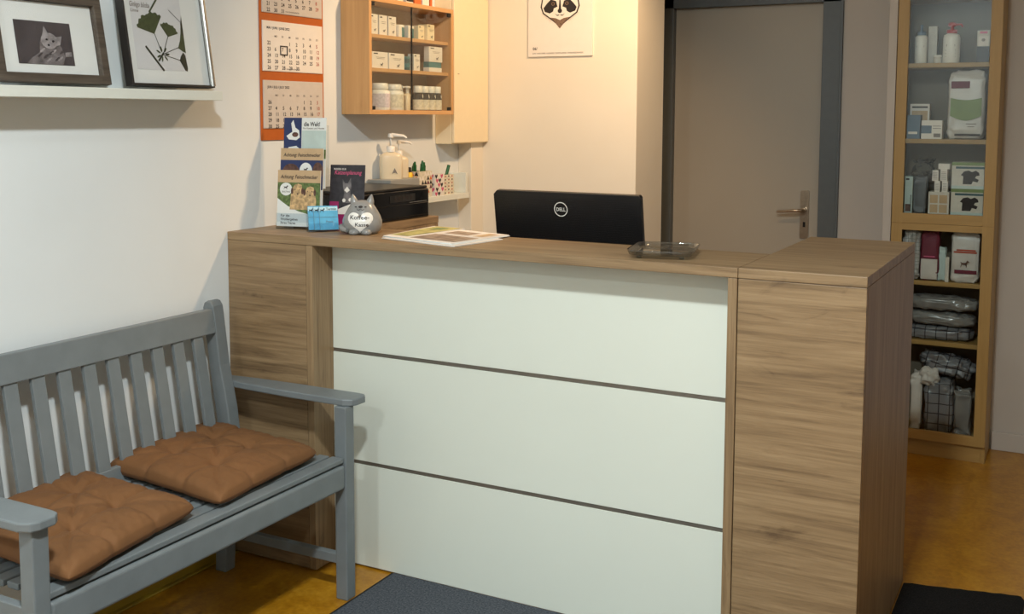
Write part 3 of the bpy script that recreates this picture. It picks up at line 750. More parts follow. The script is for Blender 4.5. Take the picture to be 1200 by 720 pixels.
for i, y in enumerate((1.318,)):
    t = MB().tube([(.04, y, 1.17), (.045, y+.03, 1.262), (.047, y+.042, 1.292)], [.0065, .0075, .0075], 'green', 12).build('marker_pen')
    tag(t, 'green marker leaning in the pale dotted pen box', 'pen')
t = thing('marker_bottle', 'yellow glue bottle with dark cap left of the pen boxes', 'bottle', (.045, 1.042, 1.165))
MB().lathe([(.0155, 0), (.016, .003), (.016, .105), (.011, .11)], 0, 0, 'yellow', 18).build('body', t)
MB().lathe([(.011, .111), (.011, .128), (.009, .131)], 0, 0, 'ink', 18).build('cap', t)

# ------------------------------------------------------------------ printer on the left return
pr = thing('printer', 'glossy black printer on the wooden side unit behind the counter', 'printer', (0, 0, H))
b = MB().box(.006, .300, .335, .800, .0, .112, 'black_gloss'); b.build('body', pr, bevel=.006, seg=3)
MB().prism([(.008, .337), (.294, .337), (.294, .796), (.008, .796)], (0, 0, .1125), XP, YP, .010, 'black').build('lid', pr, bevel=.003)
b = MB().box(.300, .306, .36, .785, .012, .060, 'black_gloss'); b.build('paper_tray', pr, bevel=.002)
b = MB(); O = (.3005, .0, .0)
b.rect(.53, .70, .070, .098, O, YP, ZP, 'black', .0006)
for i in range(5): b.rect(.56+i*.026, .575+i*.026, .078, .090, O, YP, ZP, 'ink', .0012)
b.rect(.66, .78, .064, .066, O, YP, ZP, 'chrome', .0012); b.build('control_panel', pr)

# ------------------------------------------------------------------ leaflets on the counter
def stand(name, label, cat, x, y, rz): return thing(name, label, cat, (x, y, H), rz)
# tall three-tier leaflet stand; local X = width, -Y = front
t = stand('leaflet_stand', 'tall clear stand with tiered pet leaflets at the left end of the counter', 'leaflet stand', .081, .153, .18)
ac = MB()
ac.box(0, .171, .073, .076, 0, .36, 'acryl').box(0, .0025, .0, .073, 0, .022, 'acryl').box(.1685, .171, .0, .073, 0, .022, 'acryl').box(.0025, .1685, 0, .003, 0, .055, 'acryl')
ac.box(.0025, .1685, .003, .073, 0, .003, 'acryl'); ac.build('acrylic_rack', t)
def leaflet(zb, zt, yb, yt, m, art, nm='leaflet'):
    """sheet from (yb, zb) leaning back to (yt, zt)"""
    w = .165; L = math.hypot(yt-yb, zt-zb); U = Vector((0, yt-yb, zt-zb))/L; R = Vector((1, 0, 0)); n = R.cross(U)
    O = Vector((.003, yb, zb))
    b = MB().prism([(0, 0), (w, 0), (w, L), (0, L)], O, R, U, .0035, m).build(nm, t)
    p = MB(); art(p, O+n*.0035, R, U, w, L); p.build('print', b)
def art_back(p, O, R, U, w, L):
    p.rect(0, w*.42, L*.28, L, O, R, U, 'navy', .0005); p.rect(w*.42, w, L*.28, L, O, R, U, 'paper_cool', .0005)
    p.rect(w*.43, w, L*.42, L*.82, O, R, U, 'skyp', .0008); p.rect(w*.43, w, L*.42, L*.55, O, R, U, 'grass', .001)
    p.poly([(w*.5, L*.5), (w*.55, L*.78), (w*.6, L*.66), (w*.66, L*.78), (w*.7, L*.5)], O, R, U, 'skyp', .0012)
    p.poly([(w*a, L*b) for a, b in [(.06, .74), (.2, .80), (.17, .92), (.22, .97), (.27, .86), (.36, .82), (.38, .72), (.3, .68), (.12, .69)]], O, R, U, 'paper_cool', .0009)
    p.poly(ell(w*.27, L*.76, w*.075, L*.035, 12), O, R, U, 'furdk', .0012)
    p.poly([(w*a, L*b) for a, b in [(.05, .50), (.12, .58), (.3, .60), (.38, .56), (.36, .50), (.2, .48), (.14, .44)]], O, R, U, 'paper_cool', .0009)
    p.text('die Welt!', w*.47, L*.88, .022, O, R, U, 'ink', .0012, width=w*.38)
    p.text('Für Katzen und Hunde', w*.45, L*.84, .008, O, R, U, 'ink_grey', .0012, width=w*.5)
def art_mid(p, O, R, U, w, L):
    p.rect(0, w, L*.80, L, O, R, U, 'sand', .0005); p.text('Achtung: Feinschmecker', w*.07, L*.86, .017, O, R, U, 'ink', .001, width=w*.86, slant=.2)
    p.rect(0, w, L*.3, L*.80, O, R, U, 'navy', .0005); p.poly(ell(w*.25, L*.6, w*.2, L*.14, 14), O, R, U, 'furdk', .0008); p.poly(ell(w*.88, L*.62, w*.12, L*.15, 14), O, R, U, 'furdk', .0008)
    p.poly(ell(w*.6, L*.62, w*.15, L*.14), O, R, U, 'paper_cool', .001); dog(p, O, R, U, w*.6, L*.64, w*.05, 'ink', .0014)
def art_front(p, O, R, U, w, L):
    p.rect(0, w, L*.78, L, O, R, U, 'sand', .0005); p.text('Achtung: Feinschmecker', w*.07, L*.85, .019, O, R, U, 'ink', .001, width=w*.86, slant=.2)
    p.rect(0, w, 0, L*.78, O, R, U, 'grass', .0005)
    p.poly([(w*a, L*b) for a, b in [(0, 0), (1, 0), (1, .2), (.75, .22), (.5, .27), (.25, .36), (.1, .44), (0, .50)]], O, R, U, 'paper_cool', .0007)
    # two puppies
    for cx, cz, k in ((.47, .52, 1.), (.76, .50, .9)):
        p.poly([(w*(cx+a*.17*k), L*(cz+b*.22*k)) for a, b in [(-1, -1), (1, -1), (1, 0), (.7, .5), (.6, 1), (.1, 1.1), (-.4, 1), (-.8, .5), (-.9, 0)]], O, R, U, 'fur', .0010+.0004*k)
        p.poly(ell(w*cx, L*(cz+.1*k), w*.11*k, L*.07*k), O, R, U, 'fur', .0018); p.poly(ell(w*(cx+.01), L*(cz+.06), w*.022, L*.014, 10), O, R, U, 'furdk', .0022)
        for s_ in (-1, 1): p.poly(ell(w*(cx+s_*.05), L*(cz+.13), w*.012, L*.010, 8), O, R, U, 'furdk', .0022); p.poly(ell(w*(cx+s_*.12), L*(cz+.11), w*.03, L*.06, 10), O, R, U, 'furdk', .0020)
    p.poly(ell(w*.2, L*.66, w*.145, L*.115, 22), O, R, U, 'paper_cool', .0009); dog(p, O, R, U, w*.2, L*.69, w*.05, 'ink', .0014); p.text('TIERARZTPRAXIS', w*.1, L*.6, .008, O, R, U, 'ink_grey', .0014, width=w*.2)
    p.text('Für das', w*.09, L*.17, .012, O, R, U, 'ink', .0012); p.text('Wohlergehen', w*.09, L*.105, .012, O, R, U, 'ink', .0012); p.text('Ihres Tieres', w*.09, L*.04, .012, O, R, U, 'ink', .0012)
leaflet(.14, .385, .052, .070, 'paper_cool', art_back)
leaflet(.075, .279, .028, .044, 'paper_cool', art_mid)
leaflet(.0095, .204, .006, .022, 'paper_cool', art_front)

# light blue card holder
t = stand('card_holder', 'small clear holder with light blue appointment cards', 'card holder', .262, .108, math.radians(50))
b = MB().box(0, .108, 0, .045, 0, .0025, 'acryl').prism([(0, 0), (.108, 0), (.108, .028), (0, .028)], (0, .001, .0025), XP, Vector((0, .26, 1)).normalized(), .002, 'acryl').prism([(0, 0), (.108, 0), (.108, .07), (0, .07)], (0, .03, .0025), XP, Vector((0, .26, 1)).normalized(), .002, 'acryl')
b.build('acrylic_rack', t)
U = Vector((0, .26, 1)).normalized()
for i in range(3):
    O = Vector((.004+i*.018, .008+.006*(2-i)*1.0, .006)); wd = .064; L = .082
    c_ = MB().prism([(0, 0), (wd, 0), (wd, L), (0, L)], O, XP, U, .004, 'cyan').build('card', t)
    p = MB(); O2 = O+Vector((1, 0, 0)).cross(U)*.004
    p.rect(0, wd, L*.80, L*.96, O2, XP, U, 'ltcyan', .0005)
    dog(p, O2, XP, U, .012, L*.82, .008, 'ink', .0009)
    p.rect(.0, wd, L*.52, L*.535, O2, XP, U, 'blueg', .0009); p.rect(.0, .001, 0, L, O2, XP, U, 'blueg', .0009)
    if i == 2: p.text('Termin', .024, L*.82, .012, O2, XP, U, 'ink', .001); p.text('Praxis', .022, L*.3, .010, O2, XP, U, 'blueg', .001)
    p.build('print', c_)

# dark leaflet with magenta tab
t = stand('leaflet', 'dark leaflet with pink title and white cat behind the cat bank', 'leaflet', .226, .262, math.radians(16))
U = Vector((0, .12, 1)).normalized(); L = .222; w = .128
b = MB().prism([(0, 0), (w, 0), (w, L), (0, L)], (0, .004, 0.0005), XP, U, .003, 'dark_print').build('sheet', t)
O = Vector((0, .004, 0))+Vector((1, 0, 0)).cross(U)*.003
p = MB(); p.rect(0, w*.27, 0, L*.42, O, XP, U, 'purple', .0006); p.rect(0, w, 0, L*.30, O, XP, U, 'purple', .0004)
p.poly([(w*a, L*b_) for a, b_ in [(.26, .22), (.26, .30), (.6, .38), (1, .36), (1, .22)]], O, XP, U, 'paper', .0008)
p.poly([(w*a, L*b_) for a, b_ in [(.38, .40), (.42, .56), (.38, .66), (.36, .78), (.44, .71), (.52, .71), (.6, .80), (.62, .66), (.60, .55), (.68, .40)]], O, XP, U, 'photo_grey', .0007)
p.poly([(w*a, L*b_) for a, b_ in [(.42, .60), (.5, .66), (.58, .60), (.5, .56)]], O, XP, U, 'paper', .0010); p.poly(ell(w*.42, L*.44, w*.05, L*.03, 10), O, XP, U, 'paper', .001); p.poly(ell(w*.6, L*.45, w*.05, L*.03, 10), O, XP, U, 'paper', .001)
p.text('WISSEN ZUR', w*.1, L*.92, .009, O, XP, U, 'paper', .001, width=w*.36); p.text('Katzenplanung', w*.12, L*.85, .020, O, XP, U, 'pink', .001, width=w*.78, slant=.2)
p.build('print', b)

# ceramic cat bank
t = stand('cat_money_bank', 'grey ceramic cat money bank with a white heart', 'money box', .432, .180, math.radians(27))
pr_ = [(.03, 0), (.052, .002), (.061, .012), (.0665, .03), (.066, .045), (.060, .062), (.050, .080), (.040, .096), (.030, .106), (.016, .111), (.002, .1125)]
MB().lathe(pr_, 0, 0, 'ceramic', 40, 1, .82).build('body', t)
for s_ in (-1, 1):
    MB().tube([(s_*.024, 0, .096), (s_*.028, 0, .112), (s_*.031, 0, .127), (s_*.032, 0, .132)], [.0155, .012, .005, .0015], 'ceramic', 14).build('ear', t)
    MB().lathe([(.006, 0), (.0155, .002), (.018, .008), (.014, .016), (.004, .02)], s_*.021, -.046, 'ceramic', 18).build('foot', t)
b = MB().tube([(-.058, .01, .02), (-.068, -.012, .022), (-.060, -.03, .016), (-.045, -.040, .014)], [.010, .011, .010, .007], 'ceramic', 12).build('tail', t)
# heart and face follow the curved belly
def rad(z):
    for (r0, z0), (r1, z1) in zip(pr_, pr_[1:]):
        if z0 <= z <= z1: return r0+(r1-r0)*(z-z0)/max(z1-z0, 1e-6)
    return .06
def on_body(a, z, lift):
    r = rad(z)+lift; th = a/max(rad(z), .02)
    return (r*math.sin(th), -r*.82*math.cos(th), z)
hb = MB(); ring = []
hp = []
for i in range(40):
    q = 2*PI*i/40; hp.append((math.sin(q)**3*.046, (13*math.cos(q)-5*math.cos(2*q)-2*math.cos(3*q)-math.cos(4*q))/16*.038))
vs = [on_body(0, .046, .0022)]; fs = []
for k_ in range(1, 7):
    for a, z in hp: vs.append(on_body(a*k_/6, .046+z*k_/6, .0022 if k_ < 6 else .0))
for i in range(40):
    fs.append((0, 1+i, 1+(i+1) % 40))
    for k_ in range(5): fs.append((1+k_*40+i, 1+(k_+1)*40+i, 1+(k_+1)*40+(i+1) % 40, 1+k_*40+(i+1) % 40))
hb.add(vs, fs, 'ceramic_w', True).build('heart', t)
tx = MB()
for s_, a0, z0, sz in (('Koffee-', -.034, .052, .024), ('Kasse', -.016, .029, .021)):
    vs, fs, wd = text_geo(s_); k_ = {'Koffee-': .064, 'Kasse': .044}[s_]/wd
    tx.add([on_body(a0+x*k_, z0+y*sz*.8, .0032) for x, y, _ in vs], fs, 'ink')
tx.poly([on_body(a, z, .0012)[:1]+(0,) and (a, z) for a, z in []], (0, 0, 0), XP, ZP, 'ink') if False else None
for (a, z, ra, rz_) in ((0, .0925, .007, .004), (-.016, .092, .004, .0018), (.016, .092, .004, .0018)):
    tx.add([on_body(a+ra*math.cos(q*PI/6), z+rz_*math.sin(q*PI/6), .0018) for q in range(12)], [tuple(range(12))], 'ink')
for s_ in (-1, 1):
    pts = [on_body(s_*(.001+.010*j/6), .0855-.004*math.sin(j/6*PI), .0018) for j in range(7)]; tx.tube(pts, .0007, 'ink', 5)
tx.build('writing', t)

# newspapers
def sheet(label, name, pts, z, layers, arts, cat='magazine'):
    t = thing(name, label, cat, (pts[0][0], pts[0][1], z))
    o = pts[0]; loc = [(a-o[0], b_-o[1]) for a, b_ in pts]
    bb = MB()
    for i in range(layers):
        q = [(a+random.uniform(-.003, .003), b_+random.uniform(-.003, .003)) for a, b_ in loc]
        bb.prism(q, (0, 0, i*.0016), XP, YP, .0014, 'paper_cool' if i < layers-1 else 'paper')
    sb = bb.build('pages', t)
    p = MB(); zt = layers*.0016
    def Q(u, v):
        a = Vector(loc[0]+(0,)); b1 = Vector(loc[1]+(0,)); c1_ = Vector(loc[2]+(0,)); d1 = Vector(loc[3]+(0,))
        r_ = a*(1-u)*(1-v)+b1*u*(1-v)+c1_*u*v+d1*(1-u)*v
        return (r_.x, r_.y, zt+.0003)
    for k_, (u0, u1, v0, v1, m) in enumerate(arts): p.add([tuple(Vector(q)+Vector((0, 0, k_*.0002))) for q in (Q(u0, v0), Q(u1, v0), Q(u1, v1), Q(u0, v1))], [(0, 1, 2, 3)], m)
    p.build('cover_print', sb)
M['ycov'] = plain('yellow_cover', srgb(186, 178, 112), .45, var=.35, vscale=28)
M['brcov'] = plain('brown_cover', srgb(152, 132, 116), .45, var=.4, vscale=28)
sheet('open newspaper lying on the counter under the magazines', 'newspaper', [(.575, .085), (.895, .012), (.93, .25), (.60, .40)], H+.0002, 2, [(.05, .95, .05, .95, 'paper_cool'), (.4, .92, .1, .5, 'skyp')])
sheet('magazine with brown and grey photo cover lying on the newspaper', 'magazine', [(.655, .082), (.870, .035), (.915, .325), (.70, .385)], H+.0034, 3, [(.06, .95, .08, .50, 'brcov'), (.06, .95, .55, .92, 'paper'), (.10, .6, .60, .85, 'brcov'), (.70, .9, .60, .9, 'sand')])
sheet('magazine with yellow green cover at the left of the paper stack', 'magazine', [(.568, .105), (.652, .090), (.690, .420), (.552, .440)], H+.0034, 3, [(.1, .95, .1, .98, 'ycov'), (.3, .7, .72, .88, 'lime')])

# clear tray
t = MB()
def rr(hx, hy, r, n=6):
    o = []
    for cx, cy, a0 in ((hx-r, hy-r, 0), (-hx+r, hy-r, PI/2), (-hx+r, -hy+r, PI), (hx-r, -hy+r, 1.5*PI)):
        for i in range(n+1): a = a0+PI/2*i/n; o.append((cx+r*math.cos(a), cy+r*math.sin(a)))
    return o
def loft(b, rings, m):
    n = len(rings[0]); vs = sum(rings, [])
    b.add(vs, [(j*n+i, j*n+(i+1) % n, (j+1)*n+(i+1) % n, (j+1)*n+i) for j in range(len(rings)-1) for i in range(n)], m, True)
    b.add(rings[0], [tuple(range(n))[::-1]], m); b.add(rings[-1], [tuple(range(n))], m)
rings = []
for (k_, z) in ((.075, .007), (.088, .010), (.093, .022), (.093, .0245), (.089, .0245), (.083, .014), (.07, .0125)):
    rings.append([(a, b_, z) for a, b_ in rr(k_, k_*1.22, k_*.35)])
loft(t, rings, 'clear')
tr_ = thing('coin_tray', 'clear glass coin tray on little feet at the right of the counter', 'tray', (1.510, .155, H), math.radians(12))
t.build('dish', tr_, merge=True)
for sx in (-1, 1):
    for sy in (-1, 1): MB().lathe([(.006, 0), (.007, .001), (.007, .0068)], sx*.06, sy*.078, 'clear', 14).build('foot', tr_)

# ------------------------------------------------------------------ monitor
mo = thing('monitor', 'black computer monitor seen from behind with round silver logo', 'monitor', (1.003, .60, .74), 0)
a = math.radians(-9)
Rt = Matrix.Translation((0, 0, .35)) @ Matrix.Rotation(-a, 4, 'X')
def tilt(b): b.X = Rt; return b
hw, hh = .277, .17
ch = .014
outl = [(-hw+ch, hh), (hw-.006, hh), (hw, hh-.008), (hw+.002, -hh), (-hw, -hh), (-hw, hh-ch)]
tilt(b := MB()).prism(outl, (0, .0, 0), XP, ZP, .022, 'black'); b.build('housing', mo, bevel=.002)
tilt(b := MB()).prism([(p_[0]*.985, p_[1]*.975) for p_ in outl], (0, .0025, 0), XP, ZP, .002, 'black_gloss'); b.build('screen', mo)
O = (-.016, -.0222, .112)
tilt(b := MB())
ro, ri = .0255, .0224
n = 40; vs = [(math.cos(2*PI*i/n)*r_, math.sin(2*PI*i/n)*r_) for r_ in (ro, ri) for i in range(n)]
b.add([(O[0]+x_, O[1]-.0012, O[2]+z_) for x_, z_ in vs], [(i, (i+1) % n, (i+1) % n+n, i+n) for i in range(n)], 'white_pl')
b.text('DELL', -.0175, -.0065, .0180, O, XP, ZP, 'white_pl', .0012, width=.035)
b.build('logo', mo)
tilt(b := MB())
for i in range(26): b.prism([(-hw+.02, 0), (hw-.02, 0), (hw-.02, .0016), (-hw+.02, .0016)], (0, -.022, .145-i*.0062), XP, ZP, .0006, 'black')
b.build('back_ridges', mo)
MB().box(-.04, .04, -.012, .020, .012, .36, 'black').build('stand_neck', mo, bevel=.004)
MB().prism(rr(.13, .10, .04), (0, .04, 0), XP, YP, .013, 'black').build('stand_foot', mo, bevel=.003)

# ------------------------------------------------------------------ raccoon sheet on the reception wall
rc = thing('raccoon_calendar', 'white month sheet with raccoon drawing on the reception wall', 'calendar', (.468, 1.63, 1.78))
MB().box(-.159, .159, -.009, 0, 0, .46, 'paper').build('sheet', rc, bevel=.0006)
p = MB(); O = (0, -.009, 0)
def P(pts, m, off, mir=False):
    for s_ in ((1, -1) if mir else (1,)):
        q = [(s_*a, b_) for a, b_ in pts]
        p.poly(q if s_ > 0 else q[::-1], O, XP, ZP, m, off)
z0 = .235
M['rac_grey'] = plain('drawing_grey', srgb(120, 96, 78), .7, var=.3, vscale=160)
P([(0, z0-.105), (.04, z0-.075), (.085, z0-.045), (.097, z0-.015), (.09, z0+.02), (.075, z0+.06), (.04, z0+.085), (0, z0+.09), (-.04, z0+.085), (-.075, z0+.06), (-.09, z0+.02), (-.097, z0-.015), (-.085, z0-.045), (-.04, z0-.075)], 'ink', .0004)
P([(0, z0-.098), (.038, z0-.070), (.080, z0-.041), (.090, z0-.014), (.084, z0+.02), (.07, z0+.055), (.04, z0+.078), (0, z0+.083), (-.04, z0+.078), (-.07, z0+.055), (-.084, z0+.02), (-.090, z0-.014), (-.080, z0-.041), (-.038, z0-.070)], 'paper', .0007)
P([(0, z0-.112), (.03, z0-.078), (.05, z0-.062), (.02, z0-.066), (0, z0-.075), (-.02, z0-.066), (-.05, z0-.062), (-.03, z0-.078)], 'rac_grey', .0010)
P([(.012, z0-.015), (.02, z0+.01), (.045, z0+.018), (.065, z0+.0), (.082, z0-.02), (.075, z0-.036), (.05, z0-.044), (.034, z0-.036), (.03, z0-.022)], 'ink', .0010, True)
P(ell(.034, z0-.002, .009, .008, 14), 'rac_grey', .0013, True); P(ell(.034, z0-.002, .0045, .005, 10), 'ink', .0016, True)
P([(-.006, z0-.028), (0, z0+.05), (.006, z0-.028)], 'ink', .0012); P(ell(0, z0-.034, .011, .010, 14), 'ink', .0016)
P([(.003, z0-.05), (.014, z0-.052), (.026, z0-.044), (.014, z0-.056), (.003, z0-.054)], 'ink', .0014, True)
P([(.055, z0+.075), (.075, z0+.12), (.098, z0+.10), (.085, z0+.05)], 'ink', .0003, True); P([(.062, z0+.077), (.077, z0+.108), (.09, z0+.095), (.08, z0+.055)], 'rac_grey', .0006, True)
for i in range(12): P([(.088-.004*i, z0-.043-.0052*i*.6), (.094-.004*i, z0-.047-.0052*i*.6), (.084-.004*i, z0-.038-.0052*i*.6)], 'rac_grey', .0013, True)
p.text('06/', -.135, .030, .018, O, XP, ZP, 'ink', .0008); p.text('JUNI  WASCHBÄR  KALENDER  ZWEITAUSEND  ZWEIUNDZWANZIG', -.135, .012, .0085, O, XP, ZP, 'ink_grey', .0008, width=.25)
p.build('drawing', rc)

# ------------------------------------------------------------------ bookcase
bk = thing('bookcase', 'tall narrow beech bookcase with framed glass doors', 'bookcase', (1.814, 2.25, 0))
BW, BD, BH = .423, .265, 2.30
sd = .018
B('side_panel', bk, 'book_z', 0, sd, .019, BD, 0, BH, bevel=.001); B('side_panel', bk, 'book_z', BW-sd, BW, .019, BD, 0, BH, bevel=.001)
B('back_panel', bk, 'book_back', sd, BW-sd, BD-.006, BD-.001, .0, BH, bevel=0)
B('top_panel', bk, 'book_x', sd, BW-sd, .019, BD-.006, BH-.02, BH, bevel=.001)
B('plinth', bk, 'book_x', sd, BW-sd, .021, .037, 0, .075, bevel=.001)
SZ = [.098, .522, .790, 1.088, 1.420, 1.752, 2.05]
for z in SZ: B('shelf', bk, 'book_x', sd, BW-sd, .030, BD-.006, z-.02, z, bevel=.001)
def bdoor(z0, z1):
    d_ = MB(); fw = .046
    d_.box(0.001, fw, 0, .018, z0, z1, 'book_z').box(BW-fw, BW-.001, 0, .018, z0, z1, 'book_z')
    d_.box(fw, BW-fw, 0, .018, z0, z0+.044, 'book_x').box(fw, BW-fw, 0, .018, z1-.03, z1, 'book_x')
    dd = d_.build('door', bk, bevel=.001)
    MB().box(fw, BW-fw, .007, .010, z0+.044, z1-.03, 'glass').build('glass_pane', dd)
bdoor(.076, 1.046+.001); bdoor(1.048, BH-.002)
BX, BY = 1.814, 2.25
def item(name, label, cat, group=None): return thing(name, label, cat, (0, 0, 0), 0, group)
YI = 2.285
def ccarton(label, x0, x1, z0, z1, y0=YI, dep=.12, face='paper', art=None, group=None, cat='box', name='carton'):
    t = MB().box(0, x1-x0, 0, dep, 0, z1-z0, face).build(name, bevel=.001, loc=(x0, y0, z0)); tag(t, label, cat, group)
    if art:
        p = MB(); art(p, (0, 0, 0), XP, ZP, x1-x0, z1-z0)
        # faces -y
        p.build('printed_label', t)
    return t
# shelf 1 (top visible)
def pump(label, x, y, z, r, h, cap, body='white_pl', tagm='ink_grey', collar=None):
    t = thing('pump_bottle', label, 'bottle', (x, y, z))
    MB().lathe([(r*.95, 0), (r, .004), (r, h*.62), (r*.9, h*.69), (r*.5, h*.73)], 0, 0, body).build('body', t)
    MB().lathe([(r*.62, h*.73), (r*.62, h*.82), (r*.2, h*.83), (r*.2, h*.9), (r*.5, h*.91), (r*.5, h*.97), (r*.3, h)], 0, 0, cap, 18).tube([(0, 0, h*.95), (r*1.1, -r*.3, h*.94), (r*1.25, -r*.35, h*.88)], [.005, .004, .003], cap, 8).build('pump', t)
    p = MB(); p.add([(r*1.02*math.sin(q), -r*1.02*math.cos(q), h*zz) for q, zz in ((-.5, .40), (.5, .40), (.5, .46), (-.5, .46))], [(0, 1, 2, 3)], tagm)
    for zz in (.3, .22, .14): p.add([(r*1.02*math.sin(q), -r*1.02*math.cos(q), h*z_) for q, z_ in ((-.6, zz), (.6, zz), (.6, zz+.02), (-.6, zz+.02))], [(0, 1, 2, 3)], 'ink_grey')
    p.build('printed_label', t)
    return t
t = thing('spray_bottle', 'white spray bottle with dark nozzle at the left of the top shelf', 'bottle', (1.905, 2.315, SZ[5]))
MB().lathe([(.024, 0), (.026, .003), (.026, .115), (.02, .122), (.011, .125)], 0, 0, 'white_pl').build('body', t)
MB().lathe([(.018, .122), (.018, .14), (.006, .142), (.006, .168), (.004, .17)], 0, 0, 'blueg', 18).build('nozzle', t)
p = MB(); p.add([(.0265*math.sin(q), -.0265*math.cos(q), z_) for q, z_ in ((-.6, .070), (.6, .070), (.6, .078), (-.6, .078))], [(0, 1, 2, 3)], 'ink_grey'); p.build('printed_label', t)
t = ccarton('tall pale carton behind the spray bottle', 1.928, 1.965, SZ[5], SZ[5]+.165, 2.36, .05, 'pale')
jar('small_jar', 'low white jar between the spray and pump bottles', 1.975, 2.315, SZ[5], .017, .035, 'pale', 'white_pl')
pump('white pump bottle with red pump head on the top shelf', 2.030, 2.315, SZ[5], .035, .175, 'red_pl')
def art_r1(p, O, R, U, w, h):
    p.rect(0, w, 0, h*.5, O, R, U, 'dark_print', .0006); p.rect(w*.1, w*.9, h*.5, h*.82, O, R, U, 'paper', .0006); p.poly(ell(w*.5, h*.7, w*.15, h*.05, 12), O, R, U, 'ink_grey', .0009)
    p.rect(w*.2, w*.8, h*.9, h*.97, O, R, U, 'pink', .0006)
ccarton('slim carton with dark lower half at the right of the top shelf', 2.135, 2.185, SZ[5], SZ[5]+.135, YI, .05, 'pale', art_r1)
# shelf 2
def art_pic(p, O, R, U, w, h): p.rect(w*.08, w*.92, h*.1, h*.9, O, R, U, 'photo_dark', .0006)
ccarton('pale carton standing at the back left of the second shelf', 1.862, 1.945, SZ[4], SZ[4]+.155, 2.36, .05, 'paper', lambda p, O, R, U, w, h: (p.rect(w*.1, w*.9, h*.88, h*.93, O, R, U, 'ink', .0006), p.rect(w*.1, w*.9, h*.5, h*.8, O, R, U, 'sand', .0006)))
ccarton('blue grey bag-like carton at the front left of the second shelf', 1.862, 1.917, SZ[4], SZ[4]+.105, YI, .06, 'blueg', lambda p, O, R, U, w, h: p.rect(w*.1, w*.8, h*.2, h*.3, O, R, U, 'paper', .0006))
ccarton('white carton with blue stripe near the left of the second shelf', 1.922, 2.008, SZ[4], SZ[4]+.082, YI, .07, 'paper', lambda p, O, R, U, w, h: (p.rect(0, w*.5, h*.3, h*.72, O, R, U, 'blueg', .0006), p.rect(w*.6, w*.93, h*.1, h*.3, O, R, U, 'ink_grey', .0006), p.rect(w*.55, w*.95, h*.55, h*.58, O, R, U, 'ink_grey', .0006), p.rect(w*.55, w*.95, h*.68, h*.71, O, R, U, 'ink_grey', .0006)))
def bagthing(label, cx, cy, z0, w, d, h, m, seed, decor=None, pinch=.6, amp=.004, e=.24, ridge=.003, name='food_bag', cat='bag', group=None, rx=0):
    t = thing(name, label, cat, (cx, cy, z0), 0, group)
    MB().blob(0, 0, 0, w, d, h, m, seed, amp*1.3, e, 22, 64, 40, pinch, ridge*2.2).build('bag', t)
    if decor: p = MB(); decor(p, t, w, d, h); p.build('printed_label', t)
    return t
def front_patch(p, w, d, h, a0, a1, b0, b1, m, seed, amp, pinch, e=.24, lift=.002, n=10, curve=0):
    """patch of print following the bag's front; slightly lifted"""
    def S(a, b_):
        x = a*2/w; z = (b_/h)*2-1
        ex = 2/e
        r = max(0., 1-abs(x)**ex)*max(0., 1-abs(z)**ex) ** 1.0
        y = -(max(r, 0))**(e/2)*d/2*(1-pinch*(b_/h)**3)
        return (a, y-lift, b_)
    vs = []; 
    for j in range(n+1):
        for i in range(n+1):
            a = a0+(a1-a0)*i/n; b_ = b0+(b1-b0)*j/n-curve*math.sin(PI*i/n)*(1 if j == 0 else .5)
            vs.append(S(a, b_))
    p.add(vs, [(j*(n+1)+i, j*(n+1)+i+1, (j+1)*(n+1)+i+1, (j+1)*(n+1)+i) for j in range(n) for i in range(n)], m, True)
def dec_big(p, t, w, d, h):
    fp = lambda *a, **k_: front_patch(p, w, d, h, *a, 0, 0, .5, lift=.0035, **k_)
    fp(-w*.42, w*.08, h*.74, h*.84, 'wine'); fp(-w*.42, w*.42, h*.34, h*.60, 'lime', curve=.02)
    fp(-w*.28, w*.42, h*.05, h*.08, 'ink'); fp(w*.02, w*.3, h*.22, h*.23, 'ink_grey'); fp(w*.06, w*.25, h*.18, h*.19, 'ink_grey')
bagthing('big white food bag with green band on the second shelf', 2.100, 2.345, SZ[4], .150, .10, .300, 'bag', 3, dec_big, pinch=.5)
# shelf 3
t = ccarton('white and dark carton at the far left of the third shelf', 1.862, 1.895, SZ[3], SZ[3]+.165, YI, .08, 'skyp', lambda p, O, R, U, w, h: (p.rect(w*.1, w*.55, h*.9, h*.95, O, R, U, 'ink', .0006), p.rect(w*.1, w*.8, h*.05, h*.25, O, R, U, 'furdk', .0006), p.rect(w*.75, w*.85, h*.05, h*.5, O, R, U, 'ink', .0007)))
bagthing('grey padded pouch on the third shelf, under the clear bag', 1.926, 2.33, SZ[3], .058, .09, .168, 'greyfab', 5, pinch=.2, amp=.005, ridge=.004, name='padded_pouch', cat='pouch')
bagthing('crumpled clear plastic bag on top of the grey pouch', 1.935, 2.33, SZ[3]+.168, .090, .09, .075, glass('film_plastic', (.85, .88, .9, 1), .12, 1.1), 9, pinch=.3, amp=.018, ridge=.012, name='plastic_bag')
def art_grid(p, O, R, U, w, h):
    for i in range(2):
        for j in range(2): p.rect(w*(.08+.45*i), w*(.46+.45*i), h*(.08+.42*j), h*(.44+.42*j), O, R, U, 'sand', .0006)
ccarton('square carton with four beige panels on the third shelf', 1.962, 2.048, SZ[3], SZ[3]+.100, YI, .09, 'pale', art_grid)
g = 'small white packs stacked on the third shelf'
lines = lambda p, O, R, U, w, h: [p.rect(w*.15, w*.85, h*(.15+.12*i), h*(.18+.12*i), O, R, U, 'ink_grey', .0006) for i in range(6)]
